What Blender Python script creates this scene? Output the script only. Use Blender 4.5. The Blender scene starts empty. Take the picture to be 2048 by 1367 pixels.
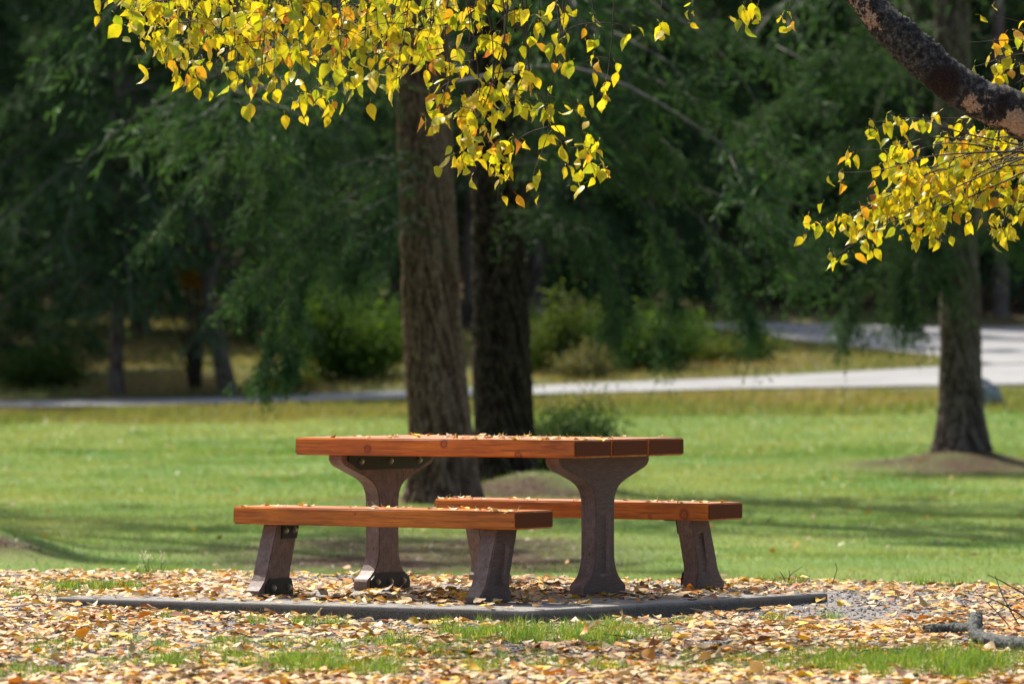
import bpy, bmesh, math, random
import numpy as np
from mathutils import Vector, Matrix
from mathutils.geometry import tessellate_polygon

random.seed(7)
RNG = np.random.default_rng(11)
SC = bpy.context.scene
COL = SC.collection

# ------------------------------------------------------------------ camera, sky, sun, exposure
F, CH, YH = 11000.0, 1.222, 706.06           # focal length in photo pixels, camera height, horizon row
cam_d = bpy.data.cameras.new('camera')
cam = bpy.data.objects.new('camera', cam_d)
COL.objects.link(cam)
cam.location = (0, 0, CH)
cam.rotation_euler = (math.radians(90), 0, 0)
cam_d.sensor_width = 36.0
cam_d.lens = F / 2048 * 36.0
cam_d.shift_y = (YH - 683.5) / 2048
cam_d.clip_start = 0.5
cam_d.clip_end = 2000
cam_d.dof.use_dof = True
cam_d.dof.focus_distance = 27.4
cam_d.dof.aperture_fstop = 4.3
SC.camera = cam

SUN_EL = 49.0
SUN_V = Vector((-0.52, 0.85, 0)).normalized() * math.cos(math.radians(SUN_EL))
SUN_V.z = math.sin(math.radians(SUN_EL))
world = bpy.data.worlds.new('World')
SC.world = world
world.use_nodes = True
wn = world.node_tree.nodes
wl = world.node_tree.links
bg = wn['Background']
sky = wn.new('ShaderNodeTexSky')
sky.sky_type = 'NISHITA'
sky.sun_disc = False
sky.dust_density = 4.0
sky.ozone_density = 0.6
sky.sun_elevation = math.radians(SUN_EL)
sky.sun_rotation = math.atan2(SUN_V.x, SUN_V.y)
wl.new(sky.outputs[0], bg.inputs[0])
bg.inputs[1].default_value = 0.10
sun_d = bpy.data.lights.new('sun', 'SUN')
sun_d.energy = 4.6
sun_d.angle = math.radians(0.5)
sun_d.color = (1.0, 0.93, 0.82)
sun = bpy.data.objects.new('sun', sun_d)
COL.objects.link(sun)
sun.rotation_euler = SUN_V.to_track_quat('Z', 'Y').to_euler()
SC.view_settings.view_transform = 'Standard'
SC.view_settings.look = 'None'
SC.view_settings.gamma = 1.0
SC.view_settings.use_curve_mapping = False
SC.view_settings.exposure = 0.98
SC.render.engine = 'CYCLES'
SC.cycles.use_denoising = True
SC.cycles.max_bounces = 8
SC.cycles.transmission_bounces = 6
SC.cycles.sample_clamp_indirect = 6.0

# ------------------------------------------------------------------ helpers
def W(px, py, d):
    """place seen at photo pixel (px, py) standing d metres away"""
    return np.array([(px - 1024) / F * d, d, CH - (py - YH) / F * d])

def GD(px, py, z=-0.07):
    d = F * (CH - z) / (py - YH)
    return np.array([(px - 1024) / F * d, d, z])

def tag(o, label=None, cat=None, group=None, kind=None):
    if label: o['label'] = label
    if cat: o['category'] = cat
    if group: o['group'] = group
    if kind: o['kind'] = kind
    return o

def link(name, me, parent=None, loc=None):
    o = bpy.data.objects.new(name, me)
    COL.objects.link(o)
    if parent is not None: o.parent = parent
    if loc is not None: o.location = loc
    return o

def empty(name, loc=(0, 0, 0), rz=0.0):
    o = bpy.data.objects.new(name, None)
    o.empty_display_size = 0.1
    COL.objects.link(o)
    o.location = loc
    o.rotation_euler = (0, 0, rz)
    return o

def mesh_np(name, verts, polys, mat, cols=None, smooth=False):
    """polys: list of int arrays (n,3) or (n,4)"""
    me = bpy.data.meshes.new(name)
    verts = np.asarray(verts, dtype=np.float32)
    polys = [np.asarray(p, dtype=np.int32) for p in polys if len(p)]
    loops = np.concatenate([p.ravel() for p in polys])
    tot = np.concatenate([np.full(len(p), p.shape[1], dtype=np.int32) for p in polys])
    start = np.concatenate([[0], np.cumsum(tot)[:-1]]).astype(np.int32)
    me.vertices.add(len(verts)); me.vertices.foreach_set('co', verts.ravel())
    me.loops.add(len(loops)); me.loops.foreach_set('vertex_index', loops)
    me.polygons.add(len(tot)); me.polygons.foreach_set('loop_start', start)
    me.polygons.foreach_set('loop_total', tot)
    if smooth: me.polygons.foreach_set('use_smooth', np.ones(len(tot), dtype=bool))
    me.update(calc_edges=True)
    if cols is not None:
        a = me.color_attributes.new('Col', 'FLOAT_COLOR', 'POINT')
        c = np.ones((len(verts), 4), dtype=np.float32); c[:, :cols.shape[1]] = cols
        a.data.foreach_set('color', c.ravel())
    me.materials.append(mat)
    return me

def tube(pts, rad, n=6, noise=0.0, rng=RNG):
    pts = np.asarray(pts, float); rad = np.asarray(rad, float) * np.ones(len(pts))
    tan = np.gradient(pts, axis=0); tan /= np.linalg.norm(tan, axis=1)[:, None] + 1e-9
    ref = np.array([0.31, 0.82, 0.11]); a = np.cross(tan, ref); a /= np.linalg.norm(a, axis=1)[:, None] + 1e-9
    b = np.cross(tan, a)
    th = np.arange(n) * 2 * math.pi / n
    r = rad[:, None] * (1 + noise * rng.normal(size=(len(pts), n)))
    v = pts[:, None, :] + r[..., None] * (np.cos(th)[None, :, None] * a[:, None, :] + np.sin(th)[None, :, None] * b[:, None, :])
    v = v.reshape(-1, 3)
    i = np.arange(len(pts) - 1)[:, None] * n; j = np.arange(n)[None, :]; j2 = (j + 1) % n
    q = np.stack([i + j, i + j2, i + n + j2, i + n + j], -1).reshape(-1, 4)
    v = np.vstack([v, pts[:1], pts[-1:]])
    m = len(v); jj = np.arange(n)
    t1 = np.stack([(jj + 1) % n, jj, np.full(n, m - 2)], -1)
    o = (len(pts) - 1) * n
    t2 = np.stack([o + jj, o + (jj + 1) % n, np.full(n, m - 1)], -1)
    return v, [q, np.vstack([t1, t2])]

class Bag:
    """collects pieces of one mesh"""
    def __init__(s): s.v = []; s.q = []; s.t = []; s.c = []; s.n = 0
    def add(s, v, polys, col=None):
        for p in polys:
            p = np.asarray(p)
            if len(p): (s.q if p.shape[1] == 4 else s.t).append(p + s.n)
        s.v.append(v); s.n += len(v)
        if col is not None: s.c.append(np.broadcast_to(col, (len(v), 3)))
    def build(s, name, mat, smooth=False):
        return mesh_np(name, np.vstack(s.v), [np.vstack(x) for x in (s.q, s.t) if x], mat,
                       np.vstack(s.c) if s.c else None, smooth)

def smooth_path(pts, n):
    """Catmull-Rom resample"""
    p = np.asarray(pts, float)
    if len(p) == 2: p = np.vstack([p[0], (p[0] + p[1]) / 2, p[1]])
    p = np.vstack([2 * p[0] - p[1], p, 2 * p[-1] - p[-2]])
    t = np.linspace(0, len(p) - 3 - 1e-6, n); k = t.astype(int); u = (t - k)[:, None]
    a, b, c, d = p[k], p[k + 1], p[k + 2], p[k + 3]
    return .5 * (2 * b + (c - a) * u + (2 * a - 5 * b + 4 * c - d) * u ** 2 + (3 * b - a - 3 * c + d) * u ** 3)

def vnoise(x, y, s=0):
    """smooth value noise in [-1, 1]"""
    def h(i, j):
        n = np.sin(i * 127.1 + j * 311.7 + s * 74.7) * 43758.5453
        return (n - np.floor(n)) * 2 - 1
    i = np.floor(x); j = np.floor(y); u = x - i; v = y - j
    u = u * u * (3 - 2 * u); v = v * v * (3 - 2 * v)
    return (h(i, j) * (1 - u) + h(i + 1, j) * u) * (1 - v) + (h(i, j + 1) * (1 - u) + h(i + 1, j + 1) * u) * v

def fbm(x, y, s=0, o=4):
    r = 0; a = .5
    for k in range(o): r = r + a * vnoise(x, y, s + k); x = x * 2.03; y = y * 2.03; a *= .5
    return r

# ------------------------------------------------------------------ materials
class M:
    def __init__(s, name):
        s.m = bpy.data.materials.new(name); s.m.use_nodes = True
        s.nt = s.m.node_tree; s.b = s.nt.nodes['Principled BSDF']; s.out = s.nt.nodes['Material Output']
    def n(s, typ, **kw):
        nd = s.nt.nodes.new('ShaderNode' + typ)
        for k, v in kw.items():
            if k in nd.inputs.keys(): s.set(nd.inputs[k], v)
            else: setattr(nd, k, v)
        return nd
    def set(s, sock, v):
        if isinstance(v, bpy.types.NodeSocket): s.nt.links.new(v, sock)
        else: sock.default_value = v
    def noise(s, scale, co=None, detail=4, rough=.55, dist=0.0):
        nd = s.n('TexNoise'); nd.inputs['Scale'].default_value = scale; nd.inputs['Detail'].default_value = detail
        nd.inputs['Roughness'].default_value = rough; nd.inputs['Distortion'].default_value = dist
        if co is not None: s.set(nd.inputs['Vector'], co)
        return nd.outputs[0]
    def ramp(s, fac, stops):
        nd = s.n('ValToRGB'); el = nd.color_ramp.elements
        while len(el) < len(stops): el.new(.5)
        for e, (p, c) in zip(el, stops):
            e.position = p; e.color = (c, c, c, 1) if not hasattr(c, '__len__') else (*c, 1)
        s.set(nd.inputs[0], fac); return nd.outputs[0]
    def mix(s, fac, a, b, mode='MIX'):
        nd = s.n('MixRGB', blend_type=mode)
        for i, v in enumerate((fac, a, b)):
            if isinstance(v, tuple): v = (*v, 1)
            s.set(nd.inputs[i], v)
        return nd.outputs[0]
    def math(s, op, a, b=0.0, clamp=False):
        nd = s.n('Math', operation=op, use_clamp=clamp); s.set(nd.inputs[0], a); s.set(nd.inputs[1], b); return nd.outputs[0]
    def coord(s, scale=(1, 1, 1), kind='Object'):
        tc = s.n('TexCoord'); mp = s.n('Mapping'); s.set(mp.inputs[0], tc.outputs[kind]); mp.inputs['Scale'].default_value = scale
        return mp.outputs[0]
    def bump(s, hgt, strength=.5, dist=.01):
        nd = s.n('Bump'); nd.inputs['Strength'].default_value = strength; nd.inputs['Distance'].default_value = dist
        s.set(nd.inputs['Height'], hgt); s.set(s.b.inputs['Normal'], nd.outputs[0]); return nd.outputs[0]
    def base(s, c, rough=.8, spec=.3):
        s.set(s.b.inputs['Base Color'], (*c, 1) if isinstance(c, tuple) else c)
        s.set(s.b.inputs['Roughness'], rough); s.b.inputs['Specular IOR Level'].default_value = spec
        return s.m
    def attr(s, name='Col'):
        return s.n('Attribute', attribute_name=name).outputs['Color']

def leafy(name, colour_of, trans=.4, rough=.5, spec=.25, tint=(1, 1, 1)):
    """thin leaf: reflecting and letting light through"""
    k = M(name); c = colour_of(k)
    k.base(c, rough, spec)
    tr = k.n('BsdfTranslucent'); k.set(tr.inputs[0], k.mix(1.0, c, tint, 'MULTIPLY'))
    mx = k.n('MixShader'); mx.inputs[0].default_value = trans
    k.nt.links.new(k.b.outputs[0], mx.inputs[1]); k.nt.links.new(tr.outputs[0], mx.inputs[2])
    k.nt.links.new(mx.outputs[0], k.out.inputs[0])
    return k.m

def wood_mat(name, knots, seed):
    k = M(name)
    co = k.coord((1.4, 16, 16)); tc = k.n('TexCoord').outputs['Object']
    off = k.n('VectorMath', operation='ADD'); k.set(off.inputs[0], co); off.inputs[1].default_value = (seed * 3.7, seed, seed * 1.3)
    g1 = k.noise(2.2, off.outputs[0], 5, .6, .6)
    c = k.ramp(g1, [(.25, (.33, .075, .003)), (.5, (.60, .162, .005)), (.75, (.76, .245, .010))])
    fine = k.noise(9, off.outputs[0], 3, .7)
    c = k.mix(.35, c, k.ramp(fine, [(.3, (.35, .25, .2)), (.6, (1, 1, 1))]), 'MULTIPLY')
    str_ = k.noise(3.2, k.coord((.9, 46, 46)), 3, .6, .3)
    c = k.mix(.75, c, k.ramp(str_, [(.34, (.30, .2, .16)), (.47, (1, 1, 1)), (.64, (1, 1, 1)), (.74, (1.2, 1.15, 1.0))]), 'MULTIPLY')
    blot = k.noise(3.0, tc, 2)
    c = k.mix(.5, c, k.ramp(blot, [(.35, (.62, .55, .5)), (.6, (1, 1, 1))]), 'MULTIPLY')
    for (x, y, z, r) in knots:
        s = k.n('VectorMath', operation='SUBTRACT'); k.set(s.inputs[0], tc); s.inputs[1].default_value = (x, y, z)
        l = k.n('VectorMath', operation='LENGTH'); k.set(l.inputs[0], s.outputs[0])
        rr = k.math('DIVIDE', l.outputs[1], r)
        wob = k.math('ADD', rr, k.math('MULTIPLY', k.noise(40, tc, 2), .35))
        msk = k.ramp(wob, [(.0, (.5, .36, .3)), (.45, (.8, .62, .5)), (.6, (.34, .22, .17)), (.78, (.7, .6, .52)), (1.0, (1, 1, 1))])
        c = k.mix(1.0, c, msk, 'MULTIPLY')
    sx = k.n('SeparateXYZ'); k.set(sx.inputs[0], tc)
    endg = k.math('GREATER_THAN', k.math('ABSOLUTE', sx.outputs[0]), .852)                # end grain takes more stain; shade of the end faces also put into colour
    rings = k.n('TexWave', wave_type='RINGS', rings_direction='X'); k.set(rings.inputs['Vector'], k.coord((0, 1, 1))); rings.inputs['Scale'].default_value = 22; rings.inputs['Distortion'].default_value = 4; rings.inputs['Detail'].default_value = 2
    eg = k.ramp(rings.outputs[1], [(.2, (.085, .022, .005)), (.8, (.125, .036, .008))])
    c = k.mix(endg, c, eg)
    k.bump(g1, .15, .004)
    k.base(c, k.math('ADD', k.math('MULTIPLY', endg, .4), .42), .25)
    k.set(k.b.inputs['Coat Weight'], k.math('MULTIPLY', k.math('SUBTRACT', 1.0, endg), .5)); k.b.inputs['Coat Roughness'].default_value = .36
    return k.m

def mat_concrete_leg():
    k = M('brown_cast_concrete'); co = k.coord()
    a = k.noise(22, co, 5, .65); b = k.noise(180, co, 2)
    c = k.ramp(a, [(.3, (.15, .098, .082)), (.55, (.215, .148, .126)), (.8, (.29, .21, .185))])
    c = k.mix(.3, c, k.ramp(b, [(.35, (.5, .45, .42)), (.6, (1, 1, 1))]), 'MULTIPLY')
    st = k.noise(4, k.coord((26, 26, 1.6)), 4, .6)
    c = k.mix(.55, c, k.ramp(st, [(.36, (.5, .46, .43)), (.5, (1, 1, 1)), (.66, (1.15, 1.15, 1.15))]), 'MULTIPLY')
    sx = k.n('SeparateXYZ'); k.set(sx.inputs[0], co)
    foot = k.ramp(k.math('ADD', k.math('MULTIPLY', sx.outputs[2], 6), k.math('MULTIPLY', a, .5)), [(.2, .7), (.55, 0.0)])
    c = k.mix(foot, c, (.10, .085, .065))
    pit = k.ramp(k.noise(75, co, 2), [(.30, 0.0), (.36, 1.0)])
    c = k.mix(1.0, c, k.ramp(pit, [(.0, (.45, .42, .4)), (1.0, (1, 1, 1))]), 'MULTIPLY')
    k.bump(k.math('ADD', b, pit), .35, .004)
    return k.base(c, .55, .35)
def mat_rough_panel():
    k = M('brown_wood_grain_concrete'); co = k.coord((6, 6, 60))
    a = k.noise(3, co, 5, .6, 1.2); b = k.noise(30, k.coord(), 4)
    c = k.ramp(a, [(.3, (.085, .056, .045)), (.6, (.165, .115, .095)), (.8, (.24, .18, .155))])
    k.bump(k.math('ADD', a, k.math('MULTIPLY', b, .4)), .9, .012)
    return k.base(c, .62, .3)
def mat_simple(name, c1, c2, scale, rough=.8, bump=.3, dist=.01, spec=.3, metal=0.0):
    k = M(name); a = k.noise(scale, k.coord(), 5, .6)
    k.bump(a, bump, dist); k.b.inputs['Metallic'].default_value = metal
    return k.base(k.ramp(a, [(.3, c1), (.7, c2)]), rough, spec)
def mat_pad():
    k = M('weathered_concrete'); co = k.coord()
    a = k.noise(3.5, co, 6, .6); b = k.noise(140, co, 3, .7)
    c = k.ramp(a, [(.3, (.22, .205, .185)), (.7, (.36, .345, .32))])
    c = k.mix(.6, c, k.ramp(b, [(.35, (.35, .33, .3)), (.6, (1, 1, 1))]), 'MULTIPLY')
    sx = k.n('SeparateXYZ'); k.set(sx.inputs[0], co)
    side = k.ramp(k.math('ADD', k.math('MULTIPLY', sx.outputs[2], -14), k.math('MULTIPLY', k.noise(30, co, 4), .25)), [(.28, 0.0), (.48, 1.0)])
    grit = k.ramp(k.noise(170, co, 3, .75), [(.36, (.035, .032, .026)), (.5, (.12, .11, .09)), (.68, (.27, .25, .215))])
    c = k.mix(side, c, grit)
    k.bump(b, .9, .008)
    return k.base(c, .85, .2)
def mat_bark(name, lo, mid, hi, sc=1.0):
    k = M(name); co = k.coord((13 * sc, 13 * sc, 6.5 * sc))
    a = k.noise(2.2, co, 6, .65, 1.0); b = k.noise(26 * sc, k.coord(), 4)
    c = k.ramp(a, [(.34, lo), (.5, mid), (.72, hi)])
    c = k.mix(.5, c, k.ramp(b, [(.3, (.5, .45, .42)), (.65, (1, 1, 1))]), 'MULTIPLY')
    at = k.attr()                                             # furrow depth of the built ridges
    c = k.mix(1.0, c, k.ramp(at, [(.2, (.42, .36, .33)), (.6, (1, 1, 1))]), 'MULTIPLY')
    k.bump(a, .8, .03)
    return k.base(c, .9, .12)
def mat_birch():
    k = M('birch_bark'); co = k.coord((1, 1, 1))
    b = k.noise(42, co, 6, .75); fine = k.noise(110, co, 3, .7)
    dark = k.ramp(b, [(.36, (.008, .006, .005)), (.5, (.035, .030, .026)), (.60, (.10, .095, .085)), (.72, (.26, .26, .235))])
    pale = k.ramp(fine, [(.3, (.20, .11, .06)), (.55, (.44, .28, .18)), (.75, (.62, .46, .33))])
    at = k.attr(); sp = k.n('SeparateColor'); k.set(sp.inputs[0], at)
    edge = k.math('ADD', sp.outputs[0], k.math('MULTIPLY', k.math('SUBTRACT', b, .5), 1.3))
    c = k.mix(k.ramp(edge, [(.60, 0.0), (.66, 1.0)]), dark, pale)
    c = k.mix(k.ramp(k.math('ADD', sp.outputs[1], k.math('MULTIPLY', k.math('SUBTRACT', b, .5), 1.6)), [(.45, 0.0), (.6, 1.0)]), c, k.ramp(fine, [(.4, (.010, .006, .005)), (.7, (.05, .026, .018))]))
    k.bump(b, 1.0, .012)
    return k.base(c, .85, .2)
def mat_ground():
    k = M('park_ground'); at = k.n('Attribute', attribute_name='Col').outputs['Color']
    sp = k.n('SeparateColor'); k.set(sp.inputs[0], at)
    co = k.coord()
    nb, nf, nm = k.noise(.55, co, 5), k.noise(14, co, 5, .7), k.noise(3, co, 4)
    bank = k.ramp(nm, [(.3, (.05, .042, .018)), (.5, (.11, .085, .036)), (.7, (.10, .115, .035))])
    bank = k.mix(k.ramp(nb, [(.4, 0.0), (.6, .7)]), bank, (.07, .10, .025))
    lawn = k.ramp(nb, [(.3, (.075, .16, .035)), (.5, (.13, .21, .05)), (.7, (.21, .25, .08))])
    lawn = k.mix(.5, lawn, k.ramp(nf, [(.3, (.4, .4, .35)), (.65, (1, 1, 1))]), 'MULTIPLY')
    grav = k.ramp(nf, [(.3, (.08, .075, .07)), (.55, (.22, .20, .185)), (.75, (.36, .34, .32))])
    lit = k.ramp(nf, [(.3, (.020, .010, .006)), (.6, (.062, .032, .020)), (.8, (.12, .068, .042))])
    c = k.mix(sp.outputs[1], bank, lawn)
    c = k.mix(sp.outputs[0], c, grav)
    c = k.mix(k.math('MULTIPLY', sp.outputs[2], k.ramp(nm, [(.25, .55), (.5, 1.0)])), c, lit)
    k.bump(nf, .6, .03)
    return k.base(c, .95, .1)
def mat_road():
    k = M('pale_worn_asphalt'); co = k.coord()
    c = k.ramp(k.noise(.6, co, 4), [(.3, (.18, .185, .19)), (.7, (.26, .265, .27))])
    c = k.mix(.5, c, k.ramp(k.noise(30, co, 3), [(.3, (.6, .6, .6)), (.6, (1, 1, 1))]), 'MULTIPLY')
    return k.base(c, .85, .3)

MAT = dict(
    concrete=mat_concrete_leg(), panel=mat_rough_panel(), pad=mat_pad(), ground=mat_ground(), road=mat_road(), birch=mat_birch(),
    plate=mat_simple('black_painted_steel', (.012, .013, .012), (.022, .022, .02), 60, .5, .1, .002, .4),
    bolt=mat_simple('zinc_bolt', (.42, .40, .33), (.6, .58, .5), 90, .35, .1, .002, .5, .85),
    washer=mat_simple('zinc_washer', (.10, .095, .08), (.2, .19, .16), 90, .45, .1, .002, .5, .6),
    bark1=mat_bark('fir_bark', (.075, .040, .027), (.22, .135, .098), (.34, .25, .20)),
    bark2=mat_bark('shaded_fir_bark', (.012, .010, .008), (.062, .047, .038), (.14, .115, .095), .8),  # second trunk's shade is put into its bark colour
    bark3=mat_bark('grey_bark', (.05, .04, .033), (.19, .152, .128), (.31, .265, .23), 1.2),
    twig=mat_simple('dark_twig', (.02, .013, .01), (.06, .042, .032), 40, .8),
    greywood=mat_simple('grey_dead_wood', (.05, .044, .038), (.19, .175, .16), 12, .9),
    lichen=mat_simple('lichen_bark', (.008, .008, .007), (.17, .185, .175), 55, .9, 1.0, .02),
    rock=mat_simple('blue_grey_rock', (.10, .115, .135), (.3, .33, .37), 5, .9, .6, .03),
    gravel=None, leaf_obj=None)
MAT['needle'] = leafy('fir_needles', lambda k: k.attr(), .22, .75, .06, (1.1, 1.25, .6))
MAT['foliage'] = leafy('shrub_leaves', lambda k: k.attr(), .35, .7, .06, (1.2, 1.2, .6))
MAT['grass'] = leafy('grass_blades', lambda k: k.attr(), .38, .45, .3, (1.25, 1.2, .55))
def leaf_colour_attr(k):
    n = k.noise(55, k.coord(), 3)
    return k.mix(.45, k.attr(), k.ramp(n, [(.3, (.55, .48, .4)), (.6, (1, 1, 1))]), 'MULTIPLY')
def leaf_colour_obj(k):
    n = k.noise(28, k.coord(), 3)
    c = k.n('ObjectInfo').outputs['Color']
    c = k.mix(.45, c, k.ramp(n, [(.3, (.62, .58, .4)), (.6, (1, 1, 1))]), 'MULTIPLY')
    oi = k.n('ObjectInfo').outputs['Random']
    sx = k.n('SeparateXYZ'); k.set(sx.inputs[0], k.n('TexCoord').outputs['Object'])
    mid = k.ramp(k.math('ABSOLUTE', sx.outputs[0]), [(.0, 1.0), (.22, 0.0)])             # greener along the midrib
    c = k.mix(k.math('MULTIPLY', mid, k.math('MULTIPLY', oi, .8)), c, k.mix(1.0, c, (.68, .92, .7), 'MULTIPLY'))
    sv = k.n('VectorMath', operation='ADD'); k.set(sv.inputs[0], k.coord((9, 9, 9))); k.set(sv.inputs[1], k.math('MULTIPLY', oi, 50))
    return k.mix(k.ramp(k.noise(1, sv.outputs[0], 3), [(.64, 0.0), (.68, .8)]), c, (.22, .11, .03))
MAT['hang_attr'] = leafy('birch_leaves', leaf_colour_attr, .46, .42, .35, (1.15, 1.05, .5))
MAT['hang_obj'] = leafy('birch_leaf', leaf_colour_obj, .46, .42, .35, (1.15, 1.05, .5))
MAT['dry_attr'] = leafy('dry_leaves', leaf_colour_attr, .15, .55, .3, (1.1, .9, .6))
MAT['dry_obj'] = leafy('dry_leaf', leaf_colour_obj, .15, .55, .3, (1.1, .9, .6))
k = M('gravel_stones'); MAT['gravel'] = k.base(k.mix(.6, k.attr(), k.ramp(k.noise(120, k.coord(), 3), [(.3, (.5, .5, .5)), (.6, (1, 1, 1))]), 'MULTIPLY'), .85, .25)

# ------------------------------------------------------------------ terrain
TCOL = np.array([0, 500, 1000, 1500, 1880, 2048.])
TROW = [(100, [848, 840, 832, 826, 824, 822]), (108, [820, 811, 794, 781, 776, 773]), (114, [804, 795, 776, 758, 738, 733]),
        (122, [745, 740, 732, 716, 714, 715]), (130, [704, 700, 692, 688, 690, 692]), (146, [645, 640, 634, 640, 657, 664]),
        (160, [565, 562, 560, 570, 590, 600]), (340, [-900] * 6)]
TD = np.array([-400, 20, 60, 75, 90] + [r[0] for r in TROW] + [420], float)
TZ = np.array([[-.5] * 6, [-.5] * 6, [-.5] * 6, [-.46] * 6, [-.32] * 6] + [[CH - (y - YH) * r[0] / F for y in r[1]] for r in TROW] + [[70.] * 6])

def edge_d(x):           # far rim of the gravel terrace
    return 31.4 - .36 * x + .22 * vnoise(x * 1.3, x * 0 + 3) + .12 * vnoise(x * 4.1, x * 0 + 9)

def terrain(x, d):
    x = np.asarray(x, float); d = np.asarray(d, float)
    px = np.clip(1024 + F * x / np.maximum(d, 5), TCOL[0], TCOL[-1])
    ci = np.clip(np.searchsorted(TCOL, px, side='right') - 1, 0, 4); cu = (px - TCOL[ci]) / (TCOL[ci + 1] - TCOL[ci])
    ri = np.clip(np.searchsorted(TD, d, side='right') - 1, 0, len(TD) - 2); ru = np.clip((d - TD[ri]) / (TD[ri + 1] - TD[ri]), 0, 1)
    z = (TZ[ri, ci] * (1 - cu) + TZ[ri, ci + 1] * cu) * (1 - ru) + (TZ[ri + 1, ci] * (1 - cu) + TZ[ri + 1, ci + 1] * cu) * ru
    t = np.clip((d - edge_d(x)) / 3.2, 0, 1); t = t * t * (3 - 2 * t)
    rise = .038 * np.exp(-(((x + 2.5) / .9) ** 2 + ((d - 27.9) / 1.5) ** 2)) + .028 * np.exp(-(((x - 1.75) / .7) ** 2 + ((d - 28.6) / 1.3) ** 2))
    z = z * t + (-.066 + rise + .012 * fbm(x * 1.7, d * 1.7, 5)) * (1 - t)
    far = np.clip((d - 36) / 8, 0, 1) * np.clip((106.5 - d) / 4, 0, 1)
    z = z + far * .07 * fbm(x * .35, d * .35, 2)
    z = z + .30 * np.exp(-(((x + 4.6) / .8) ** 2 + ((d - 46) / 2.2) ** 2))              # low bank at the left
    z = z + .10 * np.exp(-(((x + .8) / 2.2) ** 2 + ((d - 61) / 3.0) ** 2)) + .26 * np.exp(-(((x - .35) / .8) ** 2 + ((d - 66) / 1.6) ** 2))
    z = z + .24 * np.exp(-(((x - 6.55) / .8) ** 2 + ((d - 80) / 1.6) ** 2))              # needle mound, right tree
    return z

def zones(x, d):
    e = edge_d(x)
    g = np.clip((e + .35 - d) / .3, 0, 1)
    px = 1024 + F * x / np.maximum(d, 5)
    g = np.maximum(g, np.clip((px - 1500) / 100, 0, 1) * np.clip((d - 102.5) / 1.2, 0, 1) * np.clip((109 - d) / .5, 0, 1) * .75 * (vnoise(x * 1.1, d * 1.1, 4) > -.2))
    lawn = np.clip((107.5 - d + fbm(x * .5, d * .5, 8) * 5) / 4, 0, 1)
    l = np.exp(-(((x + .75) / 1.9) ** 2 + ((d - 47.6) / 4.8) ** 2) ** 2)
    l = np.maximum(l, np.exp(-(((x + .3) / 1.7) ** 2 + ((d - 63) / 3.5) ** 2) ** 2))
    l = np.maximum(l, np.exp(-(((x - 6.5) / 1.7) ** 2 + ((d - 79.3) / 3.4) ** 2) ** 2))
    l = np.maximum(l, 1.0 * np.exp(-(((x + 4.35) / .62) ** 2 + ((d - 45.2 - .5 * (x + 4.35)) / .9) ** 2)))
    l = np.maximum(l, np.clip((d - 146) / 10, 0, 1))
    l = np.clip(l * (1 + .6 * fbm(x * 1.1, d * .8, 12)), 0, 1)
    return np.stack([g, lawn, l], -1)

gx = np.concatenate([[-200, -140, -100, -70, -50, -40, -32], np.arange(-26, -8, .5), np.arange(-8, 8.01, .16), np.arange(8.5, 26.1, .5), [32, 40, 50, 70, 100, 140, 200]])
gd = np.concatenate([[-60, -30, -10, 0, 8, 14], np.arange(18, 40, .3), np.arange(40, 70, .5), np.arange(70, 162, 1.0), [166, 172, 180, 190, 205, 225, 250, 290, 340, 420]])
X, Dg = np.meshgrid(gx, gd)
Z = terrain(X, Dg)
vv = np.stack([X, Dg, Z], -1).reshape(-1, 3)
nx = len(gx); i = np.arange(len(gd) - 1)[:, None] * nx; j = np.arange(nx - 1)[None, :]
qq = np.stack([i + j, i + j + 1, i + nx + j + 1, i + nx + j], -1).reshape(-1, 4)
me = mesh_np('ground', vv, [qq], MAT['ground'], zones(X.ravel(), Dg.ravel()), True)
tag(link('ground', me), 'park ground of gravel, lawn, roadside bank and forest floor', 'ground', kind='structure')

def ribbon(name, pxs, dn, df, label, lift, n=90, m=9):
    t = np.linspace(0, 1, n); px = np.interp(t, np.linspace(0, 1, len(pxs)), pxs)
    a = np.interp(px, pxs, dn); b = np.interp(px, pxs, df)
    s = np.linspace(0, 1, m)[None, :]
    d = a[:, None] * (1 - s) + b[:, None] * s; x = (px[:, None] - 1024) / F * d
    zz = terrain(x, d) + lift
    v = np.stack([x, d, zz], -1).reshape(-1, 3)
    i = np.arange(n - 1)[:, None] * m; j = np.arange(m - 1)[None, :]
    q = np.stack([i + j, i + m + j, i + m + j + 1, i + j + 1], -1).reshape(-1, 4)
    o = link(name, mesh_np(name, v, [q], MAT['road'], None, True))
    return tag(o, label, 'road', kind='structure')
ribbon('road', [-3500, 0, 500, 1000, 1500, 1880, 2048, 5500], [108.2] * 8, [113.2, 113.2, 113.2, 113.4, 114, 114.3, 114.5, 114.5], 'pale grey park road crossing behind the lawn', .045, 160)
ribbon('side_road', [1380, 1480, 1600, 1750, 1880, 1990, 2100, 5500], [139, 136, 131, 126, 121, 114.8, 114.8, 114.8], [141, 143, 144, 145, 146, 147, 148, 150], 'pale grey side road curving up behind the grassy bank', .055, 160, 30)

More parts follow.
